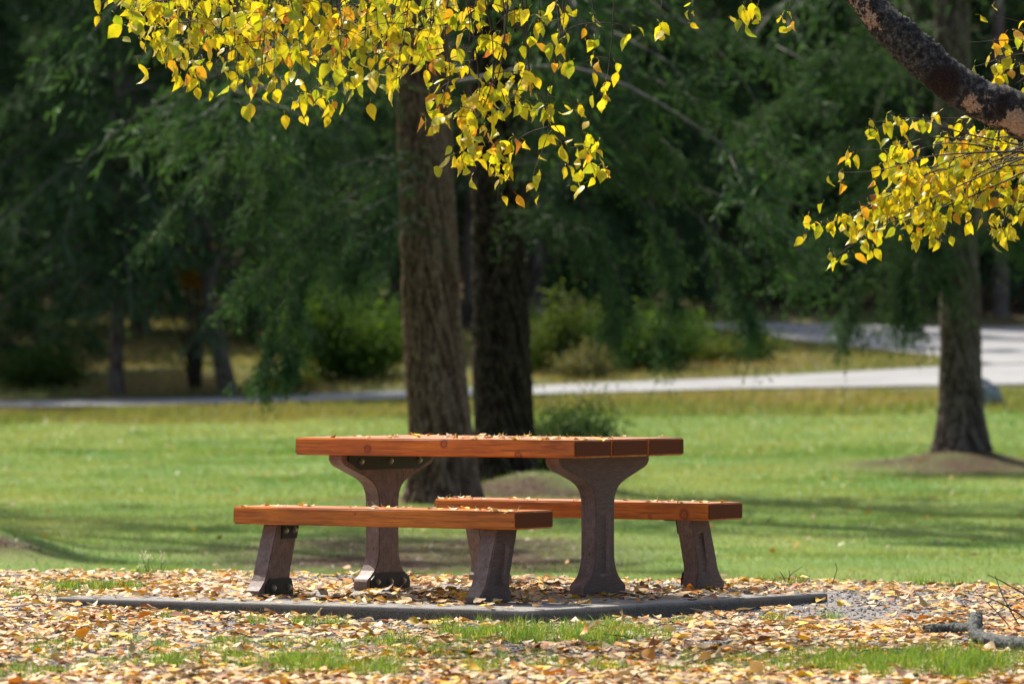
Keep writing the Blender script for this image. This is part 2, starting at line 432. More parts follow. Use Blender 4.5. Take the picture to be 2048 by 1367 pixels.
# ------------------------------------------------------------------ concrete pad
pn, pr, pl = GD(1060, 1220, 0), GD(1661, 1184, 0), GD(104, 1193.5, 0)
pb = pl + pr - pn
def make_pad():
    bm = bmesh.new(); n = 0
    cs = [pn, pr, pb, pl]
    # rounded outline
    out = []
    for k_ in range(4):
        p, a, b = cs[k_], cs[k_ - 1], cs[(k_ + 1) % 4]
        da = (a - p) / np.linalg.norm(a - p); db = (b - p) / np.linalg.norm(b - p); r = .045
        for t in np.linspace(0, 1, 6): out.append(p + da * r * (1 - t) ** 2 + db * r * t ** 2)
    out = np.array(out); cen = out.mean(0)
    rings = []
    for ins, z in ((0, -.14), (0, -.014), (.003, -.006), (.008, -.002), (.016, 0)):
        rings.append([bm.verts.new((*(p + (cen - p) / np.linalg.norm(cen - p) * ins)[:2], z)) for p in out])
    m = len(out)
    for a, b in zip(rings, rings[1:]):
        for q in range(m): bm.faces.new((a[q], a[(q + 1) % m], b[(q + 1) % m], b[q]))
    bm.faces.new(rings[-1]); bm.normal_update()
    me = bpy.data.meshes.new('concrete_pad'); bm.to_mesh(me); bm.free(); me.materials.append(MAT['pad'])
    for p in me.polygons: p.use_smooth = len(p.vertices) == 4
    return tag(link('concrete_pad', me), 'low grey concrete pad under the picnic table and benches', 'pad')
make_pad()

# ------------------------------------------------------------------ table and benches
TH = .593
TC = np.array([-.115, 28.103]); UV = np.array([math.cos(TH), -math.sin(TH)]); VV = np.array([math.sin(TH), math.cos(TH)])
def TP(a, b, z=0): q = TC + a * UV + b * VV; return np.array([q[0], q[1], z])

def plank_mesh(name, L, Wd, T, mat, bev=.008):
    bm = bmesh.new(); bmesh.ops.create_cube(bm, size=1)
    for v in bm.verts: v.co = Vector((v.co.x * L, v.co.y * Wd, v.co.z * T))
    bmesh.ops.bevel(bm, geom=bm.edges[:], offset=bev, segments=4, affect='EDGES')
    me = bpy.data.meshes.new(name); bm.to_mesh(me); bm.free(); me.materials.append(mat)
    for p in me.polygons: p.use_smooth = p.area < .02
    return me

def prism_leg(name, prof, panel, t, sgn):
    """profile (v, z) extruded t along u; the outer face (u = sgn*t/2) carries a sunk panel"""
    bm = bmesh.new()
    o = [bm.verts.new((sgn * t / 2, p[0], p[1])) for p in prof]
    i_ = [bm.verts.new((-sgn * t / 2, p[0], p[1])) for p in prof]
    n = len(prof)
    for q in range(n): bm.faces.new((o[q], o[(q + 1) % n], i_[(q + 1) % n], i_[q]))
    bm.faces.new(i_)
    cen = sum((Vector((*p, 0)) for p in panel), Vector()) / len(panel)
    h1 = [bm.verts.new((sgn * t / 2, p[0], p[1])) for p in panel]
    pin = [(p[0] + (cen.x - p[0]) * .32, p[1] + (cen.y - p[1]) * .10) for p in panel]
    h2 = [bm.verts.new((sgn * (t / 2 - .016), p[0], p[1])) for p in pin]
    m = len(panel)
    for q in range(m):
        bm.faces.new((h1[q], h1[(q + 1) % m], h2[(q + 1) % m], h2[q]))
    f = bm.faces.new(h2)
    allv = o + h1
    tr = tessellate_polygon([[Vector((p[0], p[1], 0)) for p in prof], [Vector((p[0], p[1], 0)) for p in panel]])
    rough = []
    for a, b, c in tr: rough.append(bm.faces.new((allv[a], allv[b], allv[c])))
    bmesh.ops.recalc_face_normals(bm, faces=bm.faces[:])
    for r in rough: r.material_index = 1
    f.material_index = 1
    sharp = [e for e in bm.edges if e.calc_face_angle(0) > .9 and abs(e.verts[0].co.x) > t / 2 - 1e-4 and abs(e.verts[1].co.x) > t / 2 - 1e-4 and e not in f.edges
             and not any(v in h1 for v in e.verts)]
    bmesh.ops.bevel(bm, geom=sharp, offset=.006, segments=2, affect='EDGES')
    me = bpy.data.meshes.new(name); bm.to_mesh(me); bm.free()
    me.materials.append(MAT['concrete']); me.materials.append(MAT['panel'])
    for p in me.polygons: p.use_smooth = False
    return me

def plate_mesh(name, poly, x, t, foot, sgn):
    """angle bracket on the inner face: upright plate plus a foot/top flange"""
    bm = bmesh.new()
    def prism(pl, x0, x1):
        a = [bm.verts.new((x0, *p)) for p in pl]; b = [bm.verts.new((x1, *p)) for p in pl]; n = len(pl)
        bm.faces.new(a); bm.faces.new(b[::-1])
        for q in range(n): bm.faces.new((a[q], b[q], b[(q + 1) % n], a[(q + 1) % n]))
    prism(poly, x, x + sgn * t)
    y0, y1, z0, z1 = foot
    prism([(y0, z0), (y1, z0), (y1, z1), (y0, z1)], x + sgn * (t + .0005), x + sgn * .075)
    bmesh.ops.recalc_face_normals(bm, faces=bm.faces[:])
    me = bpy.data.meshes.new(name); bm.to_mesh(me); bm.free(); me.materials.append(MAT['plate'])
    return me

def bolt_mesh():
    bm = bmesh.new()
    def ring(n, r0, r1, x0, x1, rot=0, mi=0):
        a = [bm.verts.new((x0, r0 * math.cos(rot + 2 * math.pi * i / n), r0 * math.sin(rot + 2 * math.pi * i / n))) for i in range(n)]
        b = [bm.verts.new((x1, r1 * math.cos(rot + 2 * math.pi * i / n), r1 * math.sin(rot + 2 * math.pi * i / n))) for i in range(n)]
        for i in range(n): bm.faces.new((a[i], a[(i + 1) % n], b[(i + 1) % n], b[i])).material_index = mi
        bm.faces.new(b).material_index = mi
    ring(16, .019, .018, 0, .003, 0, 1)
    ring(6, .0115, .011, .003, .012, .4)
    ring(10, .006, .005, .012, .017)
    bmesh.ops.recalc_face_normals(bm, faces=bm.faces[:])
    me = bpy.data.meshes.new('bolt'); bm.to_mesh(me); bm.free()
    me.materials.append(MAT['bolt']); me.materials.append(MAT['washer'])
    return me
BOLT = bolt_mesh()

LT = .092
half = [(.193, 0), (.193, .046), (.185, .058), (.155, .076), (.128, .100), (.108, .128), (.095, .16), (.088, .195), (.086, .30), (.087, .46), (.092, .492),
        (.104, .518), (.124, .542), (.152, .562), (.195, .582), (.372, .640), (.396, .652), (.412, .672), (.414, .7025)]
PED = half + [(-a, b) for a, b in half[::-1]]
PEDPANEL = [(-.052, .10), (.052, .10), (.046, .14), (.046, .43), (-.046, .43), (-.046, .14)]
BL = [(-.243, 0), (-.243, .031), (-.222, .050), (-.196, .078), (-.176, .111), (-.155, .178), (-.094, .345), (-.088, .3625),
      (.088, .3625), (.078, .32), (.036, .178), (.020, .125), (.016, .095), (.024, .062), (.036, .046), (.038, 0)]
BLPANEL = [(-.115, .075), (-.03, .075), (-.036, .115), (.028, .30), (-.035, .30), (-.105, .125)]

def add_leg(root, name, a, sgn, prof, panel, plates, flip=1, b0=0.0):
    pf = [(p[0] * flip, p[1]) for p in prof]; pn_ = [(p[0] * flip, p[1]) for p in panel]
    leg = link(name, prism_leg(name, pf, pn_, LT, sgn), root, (a, b0, .002))
    for poly, foot, bolts in plates:
        pl_ = [(p[0] * flip, p[1]) for p in poly]; y0, y1, z0, z1 = foot
        link('mounting_plate', plate_mesh('mounting_plate', pl_, -sgn * (LT / 2 + .0005), .007, (min(y0 * flip, y1 * flip), max(y0 * flip, y1 * flip), z0, z1), -sgn), leg)
        for (y, z) in bolts:
            o = link('bolt', BOLT, leg, (-sgn * (LT / 2 + .0076), y * flip, z))
            o.rotation_euler = (random.uniform(0, 1), 0, 0 if -sgn > 0 else math.pi)
    return leg

table = empty('picnic_table', (*TC, 0), -TH)
tag(table, 'picnic table with orange-brown plank top on two brown pedestals', 'table')
TT, TL, TW = .089, 1.717, 1.022
pw = (TW - .012) / 3
knots = [[(-.40, -pw / 2, -.01, .035), (.07, -pw / 2, .020, .036), (.52, -pw / 2, -.035, .035), (.15, .03, .0445, .05)], [(.3, .02, .0445, .04)], [(-.5, .0, .0445, .04)]]
for q in range(3):
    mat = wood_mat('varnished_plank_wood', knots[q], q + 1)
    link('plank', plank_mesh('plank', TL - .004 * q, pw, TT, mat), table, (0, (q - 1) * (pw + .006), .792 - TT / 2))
top_plate = [(-.37, .7015), (.37, .7015), (.37, .668), (.255, .622), (-.255, .622), (-.37, .668)]
base_plate = [(-.172, 0), (.172, 0), (.172, .055), (.125, .088), (-.125, .088), (-.172, .055)]
for a, s in ((-.672, -1), (.660, 1)):
    add_leg(table, 'pedestal', a, s, PED, PEDPANEL,
            [(top_plate, (-.37, .37, .694, .7005), [(-.26, .664), (0, .664), (.26, .664)]),
             (base_plate, (-.172, .172, .0008, .008), [(-.115, .043), (0, .043), (.115, .043)])])

def bench(lab, b, flip, kn, seed, shift=0.0):
    root = empty('bench', TP(shift, b), -TH)
    tag(root, lab, 'bench', 'benches beside the picnic table')
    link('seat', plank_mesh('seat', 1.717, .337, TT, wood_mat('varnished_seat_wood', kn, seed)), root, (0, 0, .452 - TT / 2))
    tp = [(-.062, .362), (.082, .362), (.062, .288), (-.062, .288)]
    bp = [(-.200, 0), (.032, 0), (.030, .05), (.016, .088), (-.165, .088), (-.200, .060)]
    for a, s in ((-.680, -1), (.655, 1)):
        add_leg(root, 'leg', a, s, BL, BLPANEL, [(tp, (-.062, .078, .354, .361), [(-.032, .328), (.042, .330)]), (bp, (-.20, .032, .0008, .008), [(-.135, .043), (-.005, .043)])], flip)
    return root
bench('wooden bench on the near side of the picnic table, in full sun', -.871, 1, [(.845, -.1685, -.005, .008), (-.1, -.1685, .02, .012)], 5)
bench('wooden bench on the far side of the picnic table, in its shadow', .888, -1, [(.71, -.1685, -.015, .045), (.5, -.1685, -.03, .02)], 8, .012)

# ------------------------------------------------------------------ leaves
def leaf_template(rng, rows, cup, bend, twist, petiole=True, asp=1.0):
    wt = lambda t: np.interp(t, [0, .06, .16, .32, .5, .68, .84, 1], [0, .16, .30, .375, .34, .235, .10, 0]) * asp
    v = [(0, 0, 0)]; tr = []; qd = []
    for t in rows:
        w = wt(t) * rng.uniform(.93, 1.07)
        v += [(-w * rng.uniform(.85, 1.1), t, 0), (rng.uniform(-.02, .02), t, 0), (w * rng.uniform(.85, 1.1), t, 0)]
    v.append((0, 1.0, 0)); n = len(rows)
    tr += [(0, 2, 1), (0, 3, 2)]
    for r in range(n - 1):
        a = 1 + 3 * r
        qd += [(a, a + 1, a + 4, a + 3), (a + 1, a + 2, a + 5, a + 4)]
    a = 1 + 3 * (n - 1); e = len(v) - 1
    tr += [(a, a + 1, e), (a + 1, a + 2, e)]
    v = np.array(v, float)
    x, y = v[:, 0].copy(), v[:, 1].copy()
    v[:, 2] = cup * x * x * 3 + bend * (y - .5) ** 2 + twist * x * (y - .3) + rng.normal(0, .018, len(v))
    if petiole:
        s = len(v); r = .011
        pts = np.array([[0, 0, v[0, 2]], [rng.uniform(-.04, .04), -.14, v[0, 2] + rng.uniform(0, .08)], [rng.uniform(-.1, .1), -.30, v[0, 2] + rng.uniform(.0, .3)]])
        pv, pp = tube(pts, [r, r, r * 1.3], 3)
        v = np.vstack([v, pv]); qd += [tuple(q + s) for q in pp[0]]; tr += [tuple(t + s) for t in pp[1]]
    return v, np.array(qd).reshape(-1, 4), np.array(tr).reshape(-1, 3)

lr = np.random.default_rng(3)
ROWS5 = [.08, .25, .48, .72, .88]
HANG_T = [leaf_template(lr, ROWS5, lr.normal(0, .5), lr.normal(0, .4), lr.normal(0, .45), asp=lr.uniform(.68, .98)) for _ in range(18)]
DRY_T = [leaf_template(lr, ROWS5, lr.uniform(.1, .8) * lr.choice([-1, 1]), lr.uniform(-.3, .5), lr.uniform(-.4, .4), asp=lr.uniform(.8, 1.05)) for _ in range(12)]
LIT_T = [leaf_template(lr, [.14, .42, .72], lr.uniform(.05, .6) * lr.choice([-1, 1]), lr.uniform(-.25, .35), lr.uniform(-.3, .3), False, asp=lr.uniform(.85, 1.1)) for _ in range(14)]
HANG_ME = [mesh_np('leaf', v, [q, t], MAT['hang_obj'], None, True) for v, q, t in HANG_T]
DRY_ME = [mesh_np('fallen_leaf', v, [q, t], MAT['dry_obj'], None, True) for v, q, t in DRY_T]

HANG_COL = [(.71, .59, .022), (.65, .57, .022), (.54, .54, .025), (.40, .46, .030), (.74, .61, .05), (.76, .42, .03), (.74, .62, .14), (.38, .15, .04)]
HANG_P = np.array([.21, .20, .23, .17, .07, .07, .04, .02]); HANG_P /= HANG_P.sum()
DRY_COL = {'pale tan': (.46, .325, .155), 'cream': (.60, .475, .275), 'orange': (.58, .25, .03), 'yellow': (.68, .43, .03), 'brown': (.21, .095, .04), 'russet': (.34, .12, .035)}
DRY_K = list(DRY_COL); DRY_P = np.array([.33, .19, .17, .14, .12, .05])

def rot_zyx(ax, ay, az):
    return np.array(Matrix.Rotation(az, 3, 'Z') @ Matrix.Rotation(ay, 3, 'Y') @ Matrix.Rotation(ax, 3, 'X'))

def batch(name, temps, pos, rots, scal, cols, mat):
    bag = Bag(); idx = RNG.integers(0, len(temps), len(pos))
    for k_, (v, q, t) in enumerate(temps):
        s = np.where(idx == k_)[0]
        if not len(s): continue
        vv = np.einsum('nij,mj->nmi', rots[s], v) * scal[s][:, None, None] + pos[s][:, None, :]
        m = len(v); off = (np.arange(len(s)) * m)[:, None, None]
        bag.add(vv.reshape(-1, 3), [(q[None] + off).reshape(-1, 4), (t[None] + off).reshape(-1, 3)])
        bag.c.append(np.repeat(cols[s], m, 0))
    return bag.build(name, mat, True)

def flat_rots(n, tilt, rng=RNG):
    return np.array([rot_zyx(rng.normal(0, tilt), rng.normal(0, tilt), rng.uniform(0, 6.283)) for _ in range(n)])
def dry_cols(n, rng=RNG, p=DRY_P):
    k_ = rng.choice(len(DRY_K), n, p=p); c = np.array([DRY_COL[DRY_K[i]] for i in k_])
    return np.clip(c * rng.uniform(.72, 1.18, (n, 1)) * rng.uniform(.93, 1.07, (n, 3)), 0, .85), k_

# grass on the gravel: (px, py, half width px, half depth px, blades, height)
TUFT = [(1100, 1272, 180, 14, 3400, .055), (1010, 1280, 90, 10, 900, .05), (1230, 1282, 70, 9, 700, .05), (1820, 1335, 210, 20, 5200, .05), (1960, 1345, 90, 14, 2000, .06),
        (1690, 1330, 60, 16, 900, .05), (170, 1186, 85, 6, 1100, .05), (250, 1180, 70, 4, 500, .04), (300, 1305, 120, 22, 1100, .035), (60, 1200, 60, 8, 500, .035),
        (620, 1336, 70, 12, 1400, .055), (560, 1330, 90, 10, 700, .05), (345, 1330, 25, 8, 350, .05), (760, 1345, 60, 10, 900, .05), (480, 1290, 110, 10, 800, .035), (340, 1240, 25, 4, 200, .035),
        (525, 1250, 18, 3, 160, .035), (605, 1250, 14, 3, 160, .045), (655, 1250, 26, 3, 260, .04), (1555, 1244, 16, 3, 160, .04), (1660, 1238, 12, 3, 110, .035), (1355, 1250, 16, 3, 120, .035),
        (795, 1290, 60, 6, 500, .04), (900, 1310, 120, 10, 900, .04), (1100, 1330, 160, 12, 900, .035), (820, 1140, 22, 2, 260, .06), (935, 1142, 18, 2, 200, .05), (690, 1146, 40, 3, 300, .035),
        (540, 1155, 60, 4, 300, .025), (1440, 1330, 120, 14, 700, .035), (430, 1318, 90, 14, 350, .04), (960, 1340, 150, 12, 400, .04), (1250, 1345, 110, 10, 350, .04), (700, 1300, 120, 10, 300, .04), (30, 1350, 60, 8, 400, .04), (200, 1215, 60, 5, 200, .03), (110, 1300, 90, 20, 600, .03), (1560, 1168, 30, 2, 160, .045), (1880, 1170, 60, 2, 300, .04), (320, 1142, 50, 3, 300, .04), (80, 1345, 70, 8, 300, .03)]
# --- leaf litter on the terrace
def pad_inside(x, d, m=0.0):
    p = np.stack([x - pn[0], d - pn[1]], -1); A = np.array([(pr - pn)[:2], (pl - pn)[:2]]).T
    ab = p @ np.linalg.inv(A).T
    return (ab[:, 0] > -m) & (ab[:, 0] < 1 + m) & (ab[:, 1] > -m) & (ab[:, 1] < 1 + m)
def tuft_mask(px, py):
    m = 0
    for (cx, cy, rx, ry, nb, h) in TUFT: m = np.maximum(m, min(1, nb / (rx * ry) * .9) * np.exp(-(((px - cx) / rx) ** 2 + ((py - cy) / ry) ** 2)))
    return m
N = 33000
d = RNG.uniform(20.2, 32.6, N); x = RNG.uniform(-1, 1, N) * (.105 * d + .25)
px = 1024 + F * x / d; py = YH + F * (CH + .07) / d
den = .66 + 1.0 * fbm(x * .9, d * .55, 31) + .5 * fbm(x * 3, d * 2.2, 33)
bare = np.exp(-(((px - 1800) / 190) ** 2 + ((py - 1222) / 28) ** 2)) + .8 * np.exp(-(((px - 90) / 130) ** 2 + ((py - 1335) / 18) ** 2)) + .6 * np.exp(-(((px - 330) / 160) ** 2 + ((py - 1260) / 16) ** 2))
ok = (RNG.uniform(0, 1, N) < den * (1 - .3 * np.clip(bare, 0, 1)) * (1 - .3 * np.clip(tuft_mask(px, py), 0, 1))) & (d < edge_d(x) + .5) & ~pad_inside(x, d, .004)
x, d = x[ok], d[ok]; n = len(x)
cols, _ = dry_cols(n)
pos = np.stack([x, d, terrain(x, d) + .005 + RNG.uniform(0, .012, n)], -1)
sc_ = np.clip(RNG.lognormal(math.log(.060), .28, n), .028, .098)
me = batch('leaf_litter', LIT_T, pos, flat_rots(n, .12), sc_, cols, MAT['dry_attr'])
tag(link('leaf_litter', me), 'tan and orange fallen birch leaves covering the gravel', 'leaves', kind='stuff')
# small leaves and scraps on the pad
N = 2300
ab = RNG.uniform(0.01, .99, (N, 2)); x = pn[0] + ab[:, 0] * (pr - pn)[0] + ab[:, 1] * (pl - pn)[0]; d = pn[1] + ab[:, 0] * (pr - pn)[1] + ab[:, 1] * (pl - pn)[1]
den = .55 + .8 * fbm(x * 1.3, d * 1.0, 41)
den = den * np.where((ab[:, 0] < .12) | (ab[:, 1] < .05), .35, 1) + .35 * (ab[:, 0] > .55)
ua = (x - TC[0]) * UV[0] + (d - TC[1]) * UV[1]; va = (x - TC[0]) * VV[0] + (d - TC[1]) * VV[1]
def legs_clear(ua, va, m=.05):
    c = np.ones(len(ua), bool)
    for a in (-.67, .66):
        for b, w in ((0, .2), (-1.0, .16), (1.0, .16)): c &= ~((abs(ua - a) < .05 + m) & (abs(va - b) < w + m))
    return c
clear = legs_clear(ua, va, .02)
ok = (RNG.uniform(0, 1, N) < den) & clear; x, d = x[ok], d[ok]; n = len(x)
cols, _ = dry_cols(n)
me = batch('leaf_scatter', LIT_T, np.stack([x, d, .008 + RNG.uniform(0, .01, n)], -1), flat_rots(n, .2), RNG.uniform(.04, .078, n), cols, MAT['dry_attr'])
tag(link('leaf_scatter', me), 'fallen birch leaves scattered over the concrete pad', 'leaves', kind='stuff')

# --- individual fallen leaves
def fallen(p, size, kcol, place, group, tilt=.25, rng=random):
    o = link('fallen_leaf', rng.choice(DRY_ME))
    o.location = p; o.scale = (size,) * 3
    o.rotation_euler = (rng.gauss(0, tilt), rng.gauss(0, tilt), rng.uniform(0, 6.28))
    c = DRY_COL[kcol]; f = rng.uniform(.8, 1.15)
    o.color = (min(.9, c[0] * f), min(.9, c[1] * f), min(.9, c[2] * f), 1)
    return tag(o, f'{kcol} birch leaf lying {place}', 'leaf', f'{kcol} leaves {group}')
def pick(w=(.3, .2, .16, .22, .07, .05)): return random.choices(DRY_K, w)[0]
for q in range(74):
    a = random.uniform(-.84, .84); b = random.uniform(-.49, .49)
    if q < 30: b = random.uniform(-.5, -.2)
    fallen(TP(a, b, .7960), random.uniform(.048, .075), pick(), 'on the tabletop', 'on the tabletop', .09)
for nm, bb in (('near bench seat', -.871), ('far bench seat', .888)):
    for q in range(36):
        fallen(TP(random.uniform(-.84, .84), bb + random.uniform(-.15, .15), .4560), random.uniform(.045, .07), pick(), f'on the {nm}', f'on the {nm}', .09)
cnt = 0
while cnt < 50:
    a, b = random.uniform(.02, .6), random.uniform(.02, .98); p = pn + a * (pr - pn) + b * (pl - pn)
    uu = (p[:2] - TC) @ UV; vx = (p[:2] - TC) @ VV
    if not legs_clear(np.array([uu]), np.array([vx]), .06)[0]: continue
    fallen((p[0], p[1], .012), random.uniform(.06, .085), pick(), 'on the concrete pad', 'on the concrete pad', .22); cnt += 1
cnt = 0
while cnt < 100:
    p = GD(random.uniform(0, 2048), random.uniform(1215, 1362))
    if pad_inside(np.array([p[0]]), np.array([p[1]]), .03)[0]: continue
    p[2] = float(terrain(p[0], p[1])) + .028
    fallen(p, random.uniform(.062, .088), pick((.26, .2, .2, .2, .09, .05)), 'on the gravel in front of the pad', 'on the gravel in front of the pad', .45); cnt += 1

bag = Bag()
for q in range(260):
    p = GD(random.uniform(-20, 2068), random.uniform(1150, 1366)); 
    if pad_inside(np.array([p[0]]), np.array([p[1]]), .05)[0] or p[1] > edge_d(p[0]): continue
    p[2] = float(terrain(p[0], p[1])) + .02; a = random.uniform(0, 6.28); l = random.uniform(.05, .22)
    dv = np.array([math.cos(a), math.sin(a), random.gauss(0, .12)]) * l
    v, qd = tube([p, p + dv * .5 + np.array([random.gauss(0, .01), random.gauss(0, .01), .008]), p + dv], [.0028, .0024, .0014], 4); bag.add(v, qd)
tag(link('twig_litter', bag.build('twig_litter', MAT['twig'])), 'thin dark twigs strewn among the fallen leaves', 'twigs', kind='stuff')

# ------------------------------------------------------------------ gravel stones
N = 30000
d = RNG.uniform(20.4, 32.2, N); x = RNG.uniform(-1, 1, N) * (.1 * d + .2)
ok = (d < edge_d(x) + .25) & ~pad_inside(x, d, .01); x, d = x[ok], d[ok]; n = len(x)
oc = np.array([[1, 0, 0], [0, 1, 0], [-1, 0, 0], [0, -1, 0], [0, 0, .8], [0, 0, -.8]], float)
ot = np.array([[0, 1, 4], [1, 2, 4], [2, 3, 4], [3, 0, 4], [1, 0, 5], [2, 1, 5], [3, 2, 5], [0, 3, 5]])
ST = [(oc * lr.uniform(.6, 1.2, oc.shape), np.zeros((0, 4), int), ot) for _ in range(6)]
g = RNG.uniform(.10, .42, (n, 1)) * np.array([[1, .98, .97]])
me = batch('gravel', ST, np.stack([x, d, terrain(x, d) + .001], -1), flat_rots(n, .5), RNG.uniform(.004, .013, n), g, MAT['gravel'])
for p in me.polygons: p.use_smooth = False
tag(link('gravel', me), 'grey gravel stones showing between the fallen leaves', 'gravel', kind='stuff')

# ------------------------------------------------------------------ grass
def blades(pos, hgt, wid, lean, cols, segs=2, rng=RNG):
    """bent tapering blades; returns verts, quads, tris, cols"""
    n = len(pos); az = rng.uniform(0, 6.283, n); fa = rng.uniform(0, 6.283, n)
    dirv = np.stack([np.cos(az), np.sin(az), np.zeros(n)], -1); sv = np.stack([np.cos(fa), np.sin(fa), np.zeros(n)], -1)
    lay = []
    for s in range(segs):
        t = s / segs
        c = pos + dirv * (lean * t * t)[:, None]; c[:, 2] += hgt * (t - .25 * t * t * np.clip(lean / hgt, 0, 1))
        w = (wid * (1 - .45 * t))[:, None] * .5
        lay += [c - sv * w, c + sv * w]
    tip = pos + dirv * lean[:, None]; tip[:, 2] += hgt * (1 - .25 * np.clip(lean / hgt, 0, 1)); lay.append(tip)
    k_ = len(lay); v = np.stack(lay, 1).reshape(-1, 3); o = np.arange(n)[:, None] * k_
    qs = [np.concatenate([o + 2 * s, o + 2 * s + 1, o + 2 * s + 3, o + 2 * s + 2], 1) for s in range(segs - 1)]
    t = np.concatenate([o + 2 * segs - 2, o + 2 * segs - 1, o + 2 * segs], 1)
    return v, (np.vstack(qs) if qs else np.zeros((0, 4), int)), t, np.repeat(cols, k_, 0)

def grass_cols(x, d, rng=RNG, dry=0.0, seed=50):
    n = len(x); m = np.clip(.5 + .9 * fbm(x * .45, d * .22, seed) + .5 * fbm(x * 1.6, d * .5, seed + 7) + dry, 0, 1)[:, None]
    a = np.array([.105, .215, .052]); b = np.array([.30, .33, .125])
    c = (a * (1 - m) + b * m) * rng.uniform(.7, 1.25, (n, 1))
    s = rng.uniform(0, 1, n) < .06; c[s] = np.array([.33, .27, .12]) * rng.uniform(.7, 1.1, (s.sum(), 1))
    return c
bag = Bag()
for (d0, d1, rho, h, w) in ((32.2, 45, 900, .035, .005), (45, 62, 520, .045, .007), (62, 84, 260, .055, .011), (84, 109, 190, .08, .017)):
    hw = .104
    area = hw * (d1 * d1 - d0 * d0); N = int(area * rho)
    d = np.sqrt(RNG.uniform(d0 ** 2, d1 ** 2, N)); x = RNG.uniform(-1, 1, N) * hw * d
    zn = zones(x, d)
    ok = (RNG.uniform(0, 1, N) > zn[:, 2] * 1.05) & (d > edge_d(x) + .1 + RNG.uniform(0, .5, N)) & (RNG.uniform(0, 1, N) > zn[:, 0] * .8) & (d < 107.9)
    x, d = x[ok], d[ok]; n = len(x)
    dry = np.clip((d - 98) / 8, 0, 1) * .45 - np.clip((44 - d) / 8, 0, 1) * .1
    v, q, t, c = blades(np.stack([x, d, terrain(x, d) - .004], -1), h * RNG.uniform(.5, 1.4, n), w * RNG.uniform(.7, 1.3, n), h * RNG.uniform(.1, 1.0, n), grass_cols(x, d, dry=dry), 1)
    bag.add(v, [t]); bag.c.append(c)
tag(link('lawn_grass', bag.build('lawn_grass', MAT['grass'])), 'short green lawn grass between the gravel and the road', 'grass', kind='stuff')

# tufts on the gravel: (px, py, half width px, half depth px, blades, height)
bag = Bag()
for (cx, cy, rx, ry, nb, h) in TUFT:
    nc = max(4, nb // 55); cpx = RNG.normal(cx, rx * .6, nc); cpy = RNG.normal(cy, ry * .65, nc)
    nb = int(nb * .95); k_ = RNG.integers(0, nc, nb); qx = cpx[k_]; qy = np.clip(cpy[k_], 1138, 1400)
    d = F * (CH + .07) / (qy - YH) + RNG.normal(0, .035, nb); x = (qx - 1024) / F * d + RNG.normal(0, .035, nb)
    ok = ~pad_inside(x, d, .01); x, d = x[ok], d[ok]; n = len(x)
    c = np.array([.155, .275, .036]) * RNG.uniform(.4, 1.3, (n, 1)) * RNG.uniform(.9, 1.1, (n, 3)); s = RNG.uniform(0, 1, n) < .12; c[s] = np.array([.42, .42, .12])
    v, q, t, cc = blades(np.stack([x, d, terrain(x, d) - .003], -1), 1.3 * h * RNG.uniform(.45, 1.25, n), RNG.uniform(.0022, .0042, n), h * RNG.uniform(.1, 1.0, n), c, 3)
    bag.add(v, [q, t]); bag.c.append(cc)
tag(link('grass_tufts', bag.build('grass_tufts', MAT['grass'])), 'bright green grass growing up through the fallen leaves', 'grass', kind='stuff')

# dry needles lying in drifts round the trunks
N = 90000; d = np.sqrt(RNG.uniform(42 ** 2, 92 ** 2, N)); x = RNG.uniform(-1, 1, N) * .104 * d
zl = zones(x, d)[:, 2]; ok = RNG.uniform(0, 1, N) < zl * .95; x, d = x[ok], d[ok]; n = len(x)
c = np.array([.105, .052, .030]) * RNG.uniform(.35, 1.5, (n, 1)) * RNG.uniform(.9, 1.1, (n, 3)); k_ = RNG.uniform(0, 1, n) < .12; c[k_] = np.array([.24, .15, .085])
v, q, t, cc = blades(np.stack([x, d, terrain(x, d) - .002], -1), RNG.uniform(.006, .035, n), RNG.uniform(.008, .03, n), RNG.uniform(.03, .12, n), c, 1)
bag = Bag(); bag.add(v, [t]); bag.c.append(cc)
tag(link('needle_litter', bag.build('needle_litter', MAT['dry_attr'])), 'brown fir needles lying in drifts round the trunks', 'needles', kind='stuff')

# leaves scattered on the lawn, too blurred and small to pick apart
N = 380; d = np.sqrt(RNG.uniform(36 ** 2, 107 ** 2, N)); x = RNG.uniform(-1, 1, N) * .1 * d; cols, _ = dry_cols(N)
me = batch('lawn_leaves', LIT_T, np.stack([x, d, terrain(x, d) + .045], -1), flat_rots(N, .5), RNG.uniform(.04, .08, N), cols, MAT['dry_attr'])
tag(link('lawn_leaves', me), 'tan leaves strewn over the lawn', 'leaves', kind='stuff')

# ------------------------------------------------------------------ conifers
def sprigs(c, dv, l, w, rng):
    """diamond faces: centre c, direction dv, length l, width w"""
    n = len(c); dv = dv / (np.linalg.norm(dv, axis=1)[:, None] + 1e-9)
    r = rng.normal(size=(n, 3)); s = np.cross(dv, r); s /= np.linalg.norm(s, axis=1)[:, None] + 1e-9
    l = l[:, None] * .5; w = w[:, None] * .5
    v = np.stack([c - dv * l, c + s * w - dv * l * .2, c + dv * l, c - s * w - dv * l * .2], 1).reshape(-1, 3)
    q = np.arange(n * 4).reshape(-1, 4)
    return v, q

